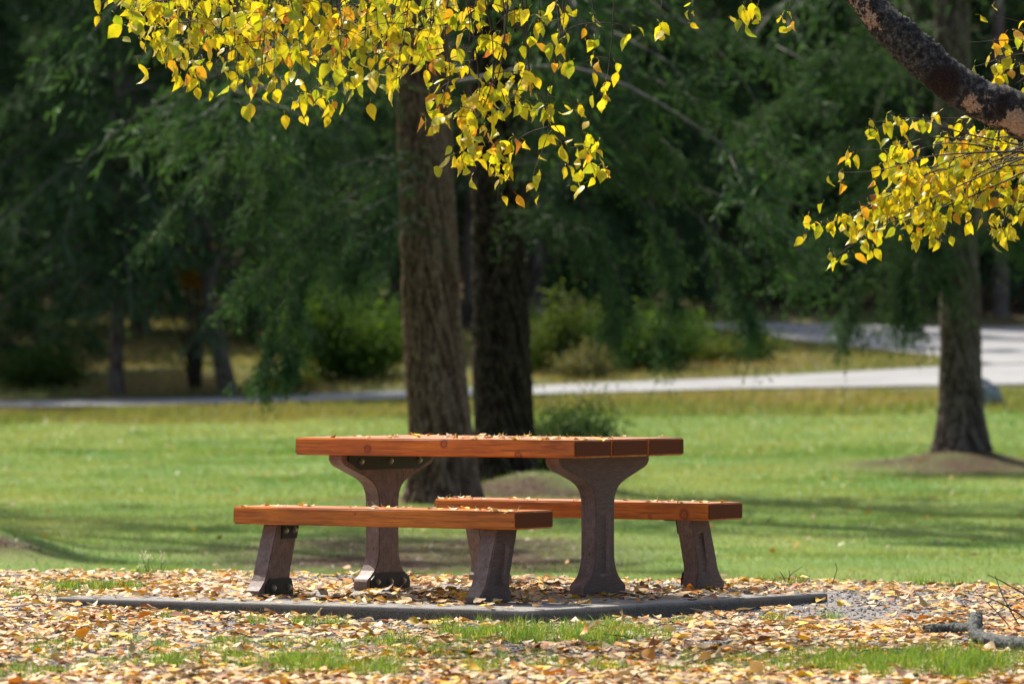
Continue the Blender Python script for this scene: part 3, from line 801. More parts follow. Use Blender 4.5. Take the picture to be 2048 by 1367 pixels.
GREEN_A, GREEN_B = np.array([.026, .055, .024]), np.array([.085, .148, .058])
def bough(fol, wood, pts, rng, twl, nt, ns, sl, sw, droop=.5, r0=.03, tone=0.0, t0=.12):
    """one fir bough along pts: side twigs with drooping needle sprigs"""
    p = smooth_path(pts, 14); L = np.linalg.norm(np.diff(p, axis=0), axis=1).sum()
    v, q = tube(p, np.linspace(r0, r0 * .2, 14), 5); wood.add(v, q)
    cl = np.sort(rng.uniform(t0, 1, 7)); t = np.clip(cl[rng.integers(0, 7, nt)] + rng.normal(0, .035, nt), t0, 1); k_ = t * 12.999; i = k_.astype(int); u = (k_ - i)[:, None]
    o = p[i] * (1 - u) + p[i + 1] * u; tan = p[i + 1] - p[i]; tan /= np.linalg.norm(tan, axis=1)[:, None]
    side = np.cross(tan, [0, 0, 1]); side /= np.linalg.norm(side, axis=1)[:, None] + 1e-9
    sg = rng.choice([-1, 1], nt)[:, None]
    tv = side * sg * rng.uniform(.4, 1, (nt, 1)) + tan * rng.uniform(.3, .9, (nt, 1)); tv[:, 2] -= rng.uniform(.2, 1.3, nt) * droop
    tv += rng.normal(0, .36, tv.shape); tv /= np.linalg.norm(tv, axis=1)[:, None]
    tl = twl * rng.uniform(.45, 1.1, nt) * (1.05 - .4 * t)
    s = (np.arange(ns) + rng.uniform(0, 1, (nt, ns))) / ns
    c = o[:, None, :] + tv[:, None, :] * (tl[:, None] * s)[..., None]
    c[..., 2] -= droop * .35 * tl[:, None] * s ** 2
    sd = tv[:, None, :] + rng.normal(0, .42, (nt, ns, 3)); sd[..., 2] -= .2
    c = c + rng.normal(0, .02 + sl * .15, c.shape)
    n = nt * ns
    m = np.clip(.35 * s.ravel() + rng.normal(.25, .18, n) + np.repeat(rng.normal(0, .18, nt), ns) + tone, 0, 1)[:, None]
    col = (GREEN_A * (1 - m) + GREEN_B * m)
    v, q = sprigs(c.reshape(-1, 3), sd.reshape(-1, 3), sl * rng.uniform(.6, 1.3, n), sw * rng.uniform(.7, 1.3, n), rng)
    fol.add(v, [q]); fol.c.append(np.repeat(col, 4, 0))
    for b in np.where(rng.uniform(0, 1, nt) < .4)[0]:
        v, q = tube(np.stack([o[b], o[b] + tv[b] * tl[b] * .6, o[b] + tv[b] * tl[b] + np.array([0, 0, -.3 * droop * tl[b]])]), [r0 * .22, r0 * .16, r0 * .08], 3); wood.add(v, q)

def trunk_mesh(name, pts, rad, mat, seed, ridge=.05, n=200, m=260, flare=.0, ridges=9):
    p = smooth_path(pts, m); r = np.interp(np.linspace(0, 1, m), np.linspace(0, 1, len(rad)), rad)
    hgt = p[:, 2] - p[0, 2]
    th = np.arange(n) * 2 * math.pi / n
    T_, Hh = np.meshgrid(th, hgt)
    # ridged bark: stretched noise wrapped round the stem
    cx, cy = np.cos(T_) * ridges, np.sin(T_) * ridges
    a = fbm(cx + 5.5 * Hh + 17 * seed + .5 * vnoise(cx, Hh * 3, seed + 3), cy + 4.6 * Hh, seed, 4); b = vnoise(cx * .7 + Hh * 4.2, cy * .7 - Hh * 3.7, seed + 9)
    dsp = 1 - np.abs(a) * 2.6 + .25 * b
    fl = 1 + flare * np.exp(-Hh / .35) * (1 + .35 * np.cos(T_ * 5 + seed))
    R_ = r[:, None] * fl + ridge * (dsp - .5)
    v = np.stack([p[:, 0:1] + R_ * np.cos(T_), p[:, 1:2] + R_ * np.sin(T_), np.broadcast_to(p[:, 2:3], R_.shape)], -1).reshape(-1, 3)
    i = np.arange(m - 1)[:, None] * n; j = np.arange(n)[None, :]; j2 = (j + 1) % n
    q = np.stack([i + j, i + j2, i + n + j2, i + n + j], -1).reshape(-1, 4)
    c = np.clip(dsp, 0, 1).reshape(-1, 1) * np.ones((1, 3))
    return mesh_np(name, v, [q], mat, c, True)

def upper_crown(fol, wood, base, z0, z1, R, nb, rng, sl=.2, sw=.045, nt=26, ns=11, lean=(0, 0), power=.75):
    for b in range(nb):
        f = (b + rng.uniform(0, 1)) / nb; z = z0 + (z1 - z0) * f
        L = R * (1 - f) ** power * rng.uniform(.7, 1.1) + .3; az = rng.uniform(0, 6.283)
        c = np.array([base[0] + lean[0] * z, base[1] + lean[1] * z, base[2] + z]); dr = np.array([math.cos(az), math.sin(az), 0])
        dp = rng.uniform(.15, .5)
        pts = [c, c + dr * L * .4 + np.array([0, 0, .05 * L]), c + dr * L * .8 - np.array([0, 0, dp * L * .4]), c + dr * L + np.array([0, 0, -dp * L])]
        bough(fol, wood, pts, rng, .34 * L + .25, nt, ns, sl, sw, .38, .012 + .006 * L)

def fir(name, label, base, trunk_pts, rad, bark, seed, boughs=(), crown=None, group=None, ridge=.045, flare=.24, bkw={}, ridges=9):
    rng = np.random.default_rng(seed)
    root = empty(name, base)
    tag(root, label, 'tree', group)
    tp = np.asarray(trunk_pts) - base
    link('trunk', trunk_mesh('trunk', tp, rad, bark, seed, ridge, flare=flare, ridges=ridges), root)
    fol, wood = Bag(), Bag()
    for bg_ in boughs:
        kw = dict(twl=.8, nt=130, ns=20, sl=.085, sw=.016, droop=.42, r0=.016); kw.update(bkw)
        if isinstance(bg_, tuple): kw.update(bg_[1]); bg_ = bg_[0]
        bough(fol, wood, np.asarray(bg_) - base, rng, **kw)
    if crown: upper_crown(fol, wood, np.zeros(3), *crown, rng=rng)
    if fol.n:
        link('branches', wood.build('branches', MAT['greywood']), root)
        link('crown', fol.build('crown', MAT['needle']), root)
    return root

def at_ground(px, d): x = (px - 1024) / F * d; return np.array([x, d, float(terrain(x, d)) - .05])
def Wp(lst, d): return [W(a, b, d if len(r) == 0 else r[0]) for a, b, *r in lst]

# the two big firs behind the table
D1, D2, D3 = 60.5, 67.5, 80.0
b1 = at_ground(886, D1)
t1 = [b1, W(884, 900, D1), W(868, 700, D1), W(856, 450, D1), W(846, 150, D1), W(836, -200, D1), W(810, -1400, D1), W(790, -2600, D1)]
dn = D1 - 1.5
bo1 = [([(846, 60), (700, 120, dn), (520, 190, dn), (370, 240, dn)], dict(tone=.3)), ([(840, 120), (640, 200, dn), (520, 300, dn), (560, 350, dn)], dict(tone=.4)),
       ([(850, 330), (690, 400, dn), (560, 520, dn), (430, 610, dn)], dict(nt=210, tone=.5)), ([(850, 360), (720, 430, dn), (620, 540, dn), (560, 700, dn)], dict(nt=170, tone=.35)),
       ([(620, 480, dn), (560, 600, dn), (530, 720, dn), (505, 815, dn)], dict(nt=90, twl=.6, tone=.05, r0=.009)), ([(560, 560, dn), (600, 660, dn), (570, 760, dn)], dict(nt=80, twl=.6, tone=.0, r0=.009)),
       ([(845, 300), (690, 330, dn), (560, 380, dn), (470, 440, dn)], dict(tone=-.05)), ([(850, 420), (760, 470, dn), (700, 560, dn)], dict(nt=110, tone=-.1)),
       [(840, 0), (640, 40, dn + 1), (440, 130, dn + 1), (300, 260, dn + 1)], [(842, 40), (600, 160, dn + 2), (400, 360, dn + 2), (300, 480, dn + 2)]]
bo1 = [((Wp(b[0], D1), b[1]) if isinstance(b, tuple) else Wp(b, D1)) for b in bo1]
fir('fir_tree', 'thick fir trunk with red-brown bark directly behind the table', b1, t1, [.375, .345, .325, .305, .29, .275, .2, .05], MAT['bark1'], 1, bo1, (4.6, 17, 4.2, 46), ridge=.026, ridges=14)
b2 = at_ground(1012, D2)
t2 = [b2, W(1010, 900, D2), W(1003, 700, D2), W(998, 450, D2), W(990, 150, D2), W(985, -200, D2), W(975, -1400, D2), W(970, -2600, D2)]
dn = D2 - 2.0
bo2 = [([(1000, 200), (1150, 190, dn), (1300, 260, dn), (1420, 400, dn)], dict(tone=.1)), ([(1000, 150), (1200, 130, dn), (1400, 200, dn), (1560, 330, dn)], {}),
       ([(1000, 330), (1150, 330, dn), (1280, 400, dn), (1340, 520, dn)], dict(tone=.18)), ([(1000, 260), (1180, 290, dn), (1350, 390, dn), (1470, 530, dn)], dict(nt=190)),
       ([(1300, 400, dn), (1340, 520, dn), (1345, 610, dn), (1325, 690, dn)], dict(nt=130, twl=.95, r0=.009)), ([(1400, 430, dn), (1460, 560, dn), (1500, 630, dn), (1512, 690, dn)], dict(nt=130, twl=.95, r0=.009)),
       ([(1000, 420), (1120, 440, dn), (1220, 520, dn), (1260, 640, dn)], dict(nt=150, tone=-.05)), ([(1000, 60), (1250, 20, dn), (1500, 90, dn), (1650, 220, dn)], {}),
       ([(1180, 460, dn), (1220, 580, dn), (1230, 700, dn)], dict(nt=120, twl=.9, r0=.009)), ([(1350, 350, dn), (1500, 420, dn), (1590, 480, dn), (1640, 560, dn)], dict(nt=160, twl=1.0, r0=.01))]
bo2 = [(Wp(b[0], D2), b[1]) for b in bo2]
fir('fir_tree', 'second thick fir trunk with furrowed bark darkened for shade, just right of the red-brown one', b2, t2, [.40, .355, .335, .32, .305, .29, .22, .05], MAT['bark2'], 2, bo2, (4.8, 18, 4.4, 46), ridge=.055, ridges=9)
b3 = at_ground(1925, D3)
t3 = [b3, W(1922, 800, D3), W(1920, 600, D3), W(1912, 400, D3), W(1905, 100, D3), W(1900, -200, D3), W(1890, -1000, D3), W(1885, -1800, D3)]
dn = D3 - 2
bo3 = [[(1908, 330), (1780, 360, dn), (1640, 470, dn), (1560, 600, dn)], [(1908, 250), (1760, 260, dn), (1600, 330, dn), (1500, 450, dn)], [(1910, 420), (1800, 450, dn), (1720, 540, dn), (1690, 660, dn)],
       [(1910, 480), (1850, 490, dn), (1800, 560, dn), (1820, 660, dn)], [(1912, 380), (1980, 400, dn), (2060, 480, dn)], [(1905, 150), (1760, 130, dn), (1560, 200, dn), (1440, 330, dn)], [(1905, 60), (1800, 60, dn), (1660, 120, dn), (1560, 250, dn)],
       [(1912, 300), (1860, 420, dn), (1880, 560, dn)]]
fir('fir_tree', 'straight grey-brown fir trunk standing on a needle mound at the right', b3, t3, [.365, .31, .28, .27, .25, .235, .16, .05], MAT['bark3'], 3, [Wp(b, D3) for b in bo3], (6, 18, 4.5, 46), bkw=dict(nt=170, sl=.11, sw=.022, twl=1.15), ridge=.035)

# forest firs: four models, copied one by one
VAR = []
for s in range(4):
    rng = np.random.default_rng(60 + s); H = (19, 22, 17, 24)[s]; fol, wood = Bag(), Bag()
    upper_crown(fol, wood, np.zeros(3), (1.2, 2.4, .8, 3.2)[s], H, (3.6, 4.0, 3.3, 4.2)[s], 96, rng, .26, .05, 34, 15, power=.62)
    tm = trunk_mesh('trunk', [(0, 0, -.3), (.05, 0, H * .3), (0, .05, H * .7), (0, 0, H)], [.3, .24, .14, .02], MAT['bark3'], 20 + s, .03, 20, 60, .2, 5)
    VAR.append((tm, wood.build('branches', MAT['greywood']), fol.build('crown', MAT['needle'])))
def forest_tree(x, d, v, scale, rz, label, group):
    root = empty('fir_tree', (x, d, float(terrain(x, d)) - .05), rz); root.scale = (scale,) * 3
    tag(root, label, 'tree', group)
    for nm, m_ in zip(('trunk', 'branches', 'crown'), VAR[v]): link(nm, m_, root)
    return root
FR = random.Random(5)
for row, (d0, px0, px1, cnt) in enumerate(((127, -350, 100, 2), (138, -300, 1250, 6), (152, -250, 2350, 11), (170, -300, 2350, 12), (192, -300, 2350, 12))):
    for q in range(cnt):
        px = px0 + (px1 - px0) * (q + FR.uniform(.15, .85)) / cnt; d = d0 + FR.uniform(-3.5, 3.5)
        if row < 3 and px > 1380 and d < 156: d = 156 + FR.uniform(0, 4)
        forest_tree((px - 1024) / F * d, d, FR.randrange(4), FR.uniform(.85, 1.2), FR.uniform(0, 6.28), 'dark fir tree in the forest on the slope behind the road', 'firs of the dark forest behind')
for px, d, s in ((1180, 148, .55), (1270, 150, .6), (1350, 149, .5), (1430, 152, .62), (1530, 154, .5), (1640, 156, .55), (1090, 147, .5), (700, 128, .6), (560, 133, .55)):
    forest_tree((px - 1024) / F * d, d, 2, s, FR.uniform(0, 6.28), 'young dark fir at the forest edge behind the road', 'young firs at the forest edge')
# the forest goes on to the left of the picture; unseen firs added on the lawn shade it
for row in range(5):
    for q in range(6):
        d = 128 + row * 17 + FR.uniform(-4, 4); x = -(d * .098) - 3 - q * 5.2 + FR.uniform(-1.5, 1.5)
        forest_tree(x, d, FR.randrange(4), FR.uniform(.95, 1.3), FR.uniform(0, 6.28), 'fir tree of the forest outside the picture on the left', 'firs of the dark forest outside the picture')
for sd_, (x, d, H) in enumerate(((-7.8, 57.5, 20), (-10.0, 65, 21), (-12.5, 60, 20))):  # out-of-view firs, high crowns shaped to shade the lawn
    b_ = np.array([x, d, float(terrain(x, d)) - .05])
    fir('fir_tree', ('unseen tall fir with a bare lower trunk added to shade the lawn, nearest the lawn', 'unseen tall fir with a bare lower trunk added to shade the lawn, farthest back', 'unseen tall fir with a bare lower trunk added to shade the lawn, farthest from the table')[sd_], b_,
        [b_, b_ + np.array([0, 0, H * .5]), b_ + np.array([0, 0, H])], [.3, .22, .04], MAT['bark1'], 40 + sd_, (), (8.5, H, 3.4, 34))
for (x, d, s) in ((-15, 72, .8),):  # unseen fir, put in for shade stripes on the grass
    forest_tree(x, d, FR.randrange(4), s, FR.uniform(0, 6.28), 'unseen fir tree added on the lawn at the left for its shade', 'unseen firs added on the lawn')

# thin trunks beside the road
def thin_tree(label, base_px, d, path, rads, seed, boughs=(), crown=None):
    b = at_ground(base_px, d)
    return fir('young_tree', label, b, [b] + [W(a, c, d) for a, c in path], rads, MAT['bark3'], seed, [Wp(x_, d) for x_ in boughs], crown, bkw=dict(nt=80, sl=.16, sw=.03, twl=.9, tone=-.1), ridge=.012, flare=.15, ridges=4)
thin_tree('thin straight grey trunk beyond the road at the far left', 233, 115.5, [(233, 700), (236, 600), (238, 400), (240, 100), (242, -300)], [.17, .14, .13, .12, .1, .06], 31,
          [[(238, 560), (170, 560, 114), (110, 640, 114)], [(238, 480), (300, 490, 114), (350, 580, 114)], [(239, 350), (140, 360, 114), (60, 470, 114)]], (2.4, 14, 3.6, 120))
thin_tree('thin leaning grey trunk beyond the road, left of the big firs', 457, 115.5, [(445, 730), (428, 650), (418, 590), (405, 400), (395, 100), (390, -300)], [.2, .18, .17, .15, .13, .1, .06], 32,
          [[(410, 450), (330, 440, 114), (250, 520, 114)]], (2.7, 14, 3.4, 120))
thin_tree('thin dark trunk at the forest edge near the right border', 2003, 152, [(2002, 560), (2000, 400), (1998, 200), (1995, -300)], [.22, .2, .19, .17, .1], 33)

# ------------------------------------------------------------------ broadleaf shrubs
def shrub(name, label, px, d, wpx, top_py, seed, c1, c2, n=9000, ls=.09, group=None, low=0.0, cat='shrub'):
    rng = np.random.default_rng(seed); b = at_ground(px, d); H = float(W(px, top_py, d)[2] - b[2]); R = wpx / F * d * .5
    root = empty(name, b); tag(root, label, cat, group)
    wood, fol = Bag(), Bag(); tips = []
    for s in range(16):
        az = rng.uniform(0, 6.283); rr = R * math.sqrt(rng.uniform(.02, 1)); h = H * rng.uniform(.45, 1) * (1 - .35 * (rr / R) ** 2)
        tip = np.array([rr * math.cos(az), rr * math.sin(az), h]); p = smooth_path([(0.1 * math.cos(az), .1 * math.sin(az), 0), tip * np.array([.45, .45, .55]), tip], 7)
        v, q = tube(p, np.linspace(.02, .005, 7) * max(.6, H * .5), 4); wood.add(v, q); tips += list(p[2:])
    tips = np.array(tips); k_ = rng.integers(0, len(tips), n)
    c = tips[k_] + rng.normal(0, 1, (n, 3)) * np.array([R * .24, R * .24, H * .14]); c[:, 2] = np.maximum(c[:, 2], low + .05)
    dv = rng.normal(0, 1, (n, 3)); dv[:, 2] -= .4
    m = np.clip(rng.normal(.45, .25, n) + np.repeat(rng.normal(0, .25, 600), n // 600 + 1)[:n] * .5, 0, 1)[:, None]
    v, q = sprigs(c, dv, ls * rng.uniform(.6, 1.3, n), ls * .62 * rng.uniform(.7, 1.2, n), rng)
    fol.add(v, [q]); fol.c.append(np.repeat(np.array(c1) * (1 - m) + np.array(c2) * m, 4, 0))
    link('stems', wood.build('stems', MAT['twig']), root); link('crown', fol.build('crown', MAT['foliage']), root)
    return root
gA, gB = (.032, .072, .014), (.10, .17, .032)
yA, yB = (.11, .12, .02), (.30, .24, .035)
shrub('shrub', 'large bright green shrub beyond the road, left of the thick fir trunk', 700, 118.5, 260, 560, 71, gA, gB, 12000, .12)
shrub('shrub', 'small yellow-leaved shrub at the road edge under the green shrub', 582, 116, 90, 735, 72, yA, yB, 2500, .08)
shrub('shrub', 'yellow-green shrub beyond the road, right of the dark fir trunk', 1110, 119, 190, 590, 73, (.045, .08, .018), (.12, .155, .035), 7000, .11)
shrub('shrub', 'mid green shrub under the hanging fir boughs beyond the road', 1290, 119, 230, 620, 74, gA, gB, 9000, .11)
shrub('shrub', 'olive green shrub at the roadside bank beside the side road', 1440, 121, 200, 660, 75, (.06, .08, .02), (.15, .17, .045), 7000, .10)
shrub('shrub', 'dark low shrub on the grass at the foot of the dark fir', 1135, 74, 200, 770, 76, (.025, .05, .02), (.06, .10, .04), 11000, .055)
shrub('shrub', 'dark green roadside shrub at the left edge of the picture', 60, 118, 230, 690, 77, (.035, .07, .018), (.08, .13, .03), 7000, .1)
shrub('broadleaf_tree', 'small autumn tree with dull orange leaves behind the leaning trunk', 392, 116.6, 120, 455, 78, (.26, .13, .02), (.50, .28, .03), 5000, .11, low=2.2, cat='tree')
shrub('shrub', 'pale dry brushwood beside the dark fir trunk above the road', 1165, 116.5, 120, 690, 79, (.10, .10, .05), (.2, .19, .09), 2500, .09)

# low weeds on the bank and the verge
N = 26000; d = RNG.uniform(99, 106.5, N); d2 = RNG.uniform(114.8, 146, 60000); d = np.concatenate([d, d2]); x = RNG.uniform(-1, 1, len(d)) * .105 * d
px = 1024 + F * x / d
onroad = (d > 112.8) & (px > 1380) & (d > np.interp(px, [1380, 1480, 1600, 1750, 1880, 1990, 2100], [139, 136, 131, 126, 121, 113.5, 113]) - .3)
ok = ~onroad; x, d = x[ok], d[ok]; n = len(x)
m = np.clip(.5 + 1.1 * fbm(x * .4, d * .4, 90), 0, 1)[:, None]
c = (np.array([.30, .22, .105]) * (1 - m) + np.array([.15, .19, .05]) * m) * RNG.uniform(.6, 1.25, (n, 1))
v, q, t, cc = blades(np.stack([x, d, terrain(x, d) - .01], -1), RNG.uniform(.06, .26, n), RNG.uniform(.015, .035, n), RNG.uniform(.02, .16, n), c, 1)
bag = Bag(); bag.add(v, [t]); bag.c.append(cc)
tag(link('bank_grass', bag.build('bank_grass', MAT['grass'])), 'rough brown and olive grass on the roadside bank', 'grass', kind='stuff')

# ------------------------------------------------------------------ boulder behind the right tree
def boulder(p, r, seed):
    bm = bmesh.new(); bmesh.ops.create_icosphere(bm, subdivisions=4, radius=1)
    for v in bm.verts:
        c = v.co; k_ = 1 + .35 * float(fbm(np.array(c.x * 1.3 + seed + 5), np.array(c.y * 1.3 + c.z * 1.7), 3)) + .12 * float(vnoise(np.array(c.x * 4 + c.z * 3), np.array(c.y * 4 + 7), 5))
        v.co = Vector((c.x * r[0] * k_, c.y * r[1] * k_, c.z * r[2] * k_))
    me = bpy.data.meshes.new('boulder'); bm.to_mesh(me); bm.free(); me.materials.append(MAT['rock'])
    return tag(link('boulder', me, None, p), 'blue-grey boulder peeping out behind the right fir trunk', 'boulder')
pb_ = at_ground(1968, 101); boulder((pb_[0], 101, pb_[2] + .22), (.30, .25, .30), 1)

# ------------------------------------------------------------------ birch: limb, twigs, leaves
birch = empty('birch_tree', (W(2480, 1260, 25.2)[0], 25.2, -.06))
tag(birch, 'birch with a rough peeling limb and yellow leaves hanging over the table', 'tree')
BO = np.array(birch.location)
limb_px = [(2480, 1262, 25.2), (2470, 900, 25.2), (2400, 560, 25.1), (2240, 330, 25.0), (2060, 236, 25.0), (1960, 196, 25.0), (1880, 145, 25.0), (1820, 92, 25.0), (1765, 40, 25.0), (1700, -30, 25.1), (1560, -150, 25.4),
           (1300, -260, 25.8), (1000, -290, 26), (700, -270, 26), (420, -200, 26), (250, -120, 26)]
lp = smooth_path([W(a, b, c) for a, b, c in limb_px], 260)
lrad = np.interp(np.linspace(0, 1, 260), [0, .25, .33, .5, .6, .75, 1], [.15, .105, .086, .083, .06, .04, .012])
def limb_mesh():
    n = 28; v, q = tube(lp - BO, lrad, n)
    body = v[:-2].reshape(260, n, 3); cen = (lp - BO)[:, None, :]
    s = np.arange(260)[:, None] * .045; th = np.arange(n)[None, :] * 2 * math.pi / n
    k_ = 1 + .16 * fbm(np.cos(th) * 1.6 + s * 2.2, np.sin(th) * 1.6 + s, 5) + .09 * vnoise(np.cos(th) * 4 + s * 9, np.sin(th) * 4 - s * 8, 6) + .08 * (vnoise(np.cos(th) * 6 + s * 22, np.sin(th) * 6 + s * 15, 16) > .35)
    v[:-2] = (cen + (body - cen) * k_[..., None]).reshape(-1, 3)
    nrm = (body - cen) / np.linalg.norm(body - cen, axis=2)[..., None]
    pxl = (1024 + F * lp[:, 0] / lp[:, 1])[:, None]
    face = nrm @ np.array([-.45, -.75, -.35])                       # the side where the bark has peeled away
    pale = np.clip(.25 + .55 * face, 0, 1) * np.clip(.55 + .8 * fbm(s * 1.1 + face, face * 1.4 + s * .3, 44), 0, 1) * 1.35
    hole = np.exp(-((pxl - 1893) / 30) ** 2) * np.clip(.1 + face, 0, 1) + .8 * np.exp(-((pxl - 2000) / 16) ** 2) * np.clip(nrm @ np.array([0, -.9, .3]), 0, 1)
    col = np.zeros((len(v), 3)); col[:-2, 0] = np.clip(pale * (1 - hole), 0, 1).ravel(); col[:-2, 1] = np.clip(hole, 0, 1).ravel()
    return mesh_np('limb', v, q, MAT['birch'], col, True)
link('limb', limb_mesh(), birch)

BR = random.Random(21); LEAVES = []           # (position, size, face camera bias)
def twig(path, r=.0035, n=14):
    p = smooth_path(path, n); v, q = tube(p - BO, np.linspace(r, .0011, n), 4)
    link('twig', mesh_np('twig', v, q, MAT['twig']), birch)
    return p
def leaf_on(p, t, size, spread=.035):
    k_ = t * (len(p) - 1.001); i_ = int(k_); u = k_ - i_; c = p[i_] * (1 - u) + p[i_ + 1] * u
    LEAVES.append((c + np.array([BR.gauss(0, spread), BR.gauss(0, spread), BR.gauss(-.01, spread * .8)]), size))
def limb_y(x): return np.interp(x, [250, 420, 700, 1000, 1300, 1560, 1700], [-120, -200, -270, -290, -260, -150, -30])
def shoot(pxs, d, nl, t0=.2, size=(.046, .092), spread=.04, side=2, top=True):
    path = [W(a, b, d + BR.uniform(-.12, .12)) for a, b in pxs]
    if top: path = [W(pxs[0][0] + BR.uniform(-30, 30), float(limb_y(pxs[0][0])), 26.0)] + path
    p = twig(path, .0046, 18)
    side_p = []
    for s in range(side):
        t = BR.uniform(.45, .95); k_ = int(t * 16); o = p[k_]; e = o + np.array([BR.gauss(0, .10), BR.gauss(0, .08), -BR.uniform(.01, .13)])
        side_p.append(twig([o, (o + e) / 2 + np.array([0, 0, .015]), e], .0024, 6))
    for q in range(nl):
        if side_p and BR.random() < .5: leaf_on(BR.choice(side_p), BR.uniform(.3, 1), BR.uniform(*size), spread * .8)
        else: leaf_on(p, BR.uniform(t0, 1) if BR.random() < .7 else BR.uniform(.85, 1), BR.uniform(*size), spread)
LB = np.array([(250, 40), (275, 72), (300, 165), (325, 120), (345, 120), (365, 195), (395, 185), (420, 175), (450, 160), (480, 190), (520, 200), (560, 225), (590, 230), (615, 215), (640, 262), (680, 240), (700, 205), (745, 215), (790, 175), (830, 150), (860, 105), (900, 110)])
for q in range(74):
    sx = 262 + (885 - 262) * (q + BR.uniform(0, 1)) / 74; ex = sx + BR.uniform(-45, 25); ex = max(ex, 262)
    lim = float(np.interp(ex, LB[:, 0], LB[:, 1])); ey = lim * (BR.uniform(.25, 1) if q % 3 else 1) - 6
    shoot([(sx + BR.uniform(-20, 20), -60), ((sx + ex) / 2 + BR.uniform(-20, 20), (ey - 60) / 2), (ex, ey)], BR.uniform(24.8, 26.6), BR.randint(9, 16), .36, side=3)
for pts, nl in [([(905, -60), (890, 60), (900, 150), (880, 205), (868, 232)], 14), ([(960, -60), (985, 80), (980, 180), (940, 260), (905, 320)], 24), ([(1000, -60), (1010, 60), (985, 160), (990, 260), (1000, 330), (995, 405)], 30),
                ([(1040, -60), (1055, 90), (1040, 170), (985, 250), (950, 345)], 26), ([(1050, -40), (1060, 150), (1100, 230), (1075, 330), (1055, 385)], 14), ([(1110, -60), (1120, 60), (1130, 150), (1160, 260), (1185, 330), (1212, 335)], 16),
                ([(1230, -60), (1225, 60), (1215, 150), (1200, 195)], 9), ([(1130, -50), (1115, 110), (1095, 220), (1138, 290), (1132, 335)], 15), ([(1180, -50), (1190, 40), (1195, 62)], 4), ([(930, -60), (940, 60), (925, 150)], 10),
                ([(1010, -60), (1030, 30), (1020, 90)], 12), ([(960, -60), (950, 20), (965, 70)], 12), ([(1075, -60), (1080, 20), (1090, 60)], 8), ([(1140, -60), (1125, 60), (1130, 125)], 9), ([(870, -60), (860, 40), (880, 110)], 9),
                ([(930, -60), (960, 200), (920, 270), (930, 345)], 14), ([(1020, -60), (1000, 140), (960, 210), (970, 300)], 16)]:
    shoot(pts, BR.uniform(25.2, 26.2), int(nl * 1.5), .42, (.046, .092), .035, 3)
for pts, nl in [([(1400, -60), (1390, -10), (1383, 18)], 4), ([(1500, -60), (1492, 0), (1483, 32)], 5), ([(1520, -60), (1518, 0), (1512, 22)], 4), ([(1590, -60), (1580, 10), (1573, 42)], 6), ([(1330, -60), (1322, 20), (1320, 58)], 4)]:
    shoot(pts, 26.3, nl, .85, (.046, .092), .03, 0)
for tip, nl in [((1602, 448), 22), ((1650, 345), 8), ((1690, 300), 12), ((1740, 245), 10), ((1755, 330), 20), ((1672, 440), 22), ((1668, 515), 9), ((1745, 455), 18), ((1800, 420), 26), ((1815, 340), 26), ((1850, 235), 9), ((1865, 460), 16), ((1880, 380), 30), ((1925, 400), 26), ((1930, 310), 26),
                ((1990, 470), 8), ((2005, 455), 7), ((2040, 380), 12), ((1980, 330), 24), ((1890, 290), 22), ((1780, 400), 20), ((1840, 430), 16), ((1990, 270), 16), ((1720, 420), 18)]:
    sx, sy = 2130 + BR.uniform(-20, 20), 280 + BR.uniform(-30, 60)
    shoot([(sx, sy), ((sx + tip[0]) / 2 + BR.uniform(-20, 20), (sy + tip[1]) / 2 - BR.uniform(5, 40)), (tip[0] * .8 + sx * .2 + BR.uniform(-15, 15), tip[1] * .8 + sy * .2 - BR.uniform(-12, 30)), tip], BR.uniform(25.25, 26.2), int(nl * 1.9), .42, (.042, .078), .04, 2, False)
for tip, nl in [((1935, 85), 3), ((1945, 135), 5), ((1985, 30), 8), ((1985, 160), 12), ((2010, 100), 16), ((2030, 170), 14), ((2040, 60), 14)]:
    shoot([(2150, 120), ((2150 + tip[0]) / 2, (120 + tip[1]) / 2 - 20), tip], 25.5, nl, .5, (.05, .085), .045, 1, False)

def hang_rot(rng):
    # tip down, blade turned mostly towards the open side, a little tilted
    az = rng.gauss(0, 1.1); tilt = rng.gauss(0, .5); roll = rng.gauss(0, .55)
    return np.array(Matrix.Rotation(az, 3, 'Z') @ Matrix.Rotation(-math.pi / 2 + tilt, 3, 'X') @ Matrix.Rotation(roll, 3, 'Z'))
def in_view(p):
    x_, y_ = 1024 + F * p[0] / p[1], YH - F * (p[2] - CH) / p[1]; return -30 < x_ < 2080 and -25 < y_ < 1380
def lc(): c = HANG_COL[int(np.searchsorted(np.cumsum(HANG_P), BR.random()))]; f = BR.uniform(.66, 1.1); return [min(.92, q * f * BR.uniform(.95, 1.05)) for q in c]
order = sorted(range(len(LEAVES)), key=lambda i_: -(LEAVES[i_][1] / LEAVES[i_][0][1]) if in_view(LEAVES[i_][0]) else 1)
mp, mr, ms, mc = [], [], [], []
for r_, i_ in enumerate(order):
    p, s = LEAVES[i_]; R3 = hang_rot(BR); c = lc()
    if r_ < 300:
        o = link('leaf', BR.choice(HANG_ME), birch); m4 = Matrix(R3.tolist()).to_4x4()
        o.matrix_local = Matrix.Translation(Vector(p - BO)) @ m4 @ Matrix.Scale(s, 4); o.color = (*c, 1)
    else: mp.append(p - BO); mr.append(R3); ms.append(s); mc.append(c)
print('hanging leaves', len(LEAVES))
o = link('leaf_mass', batch('leaf_mass', HANG_T, np.array(mp), np.array(mr), np.array(ms), np.array(mc), MAT['hang_attr']), birch)
o['kind'] = 'stuff'

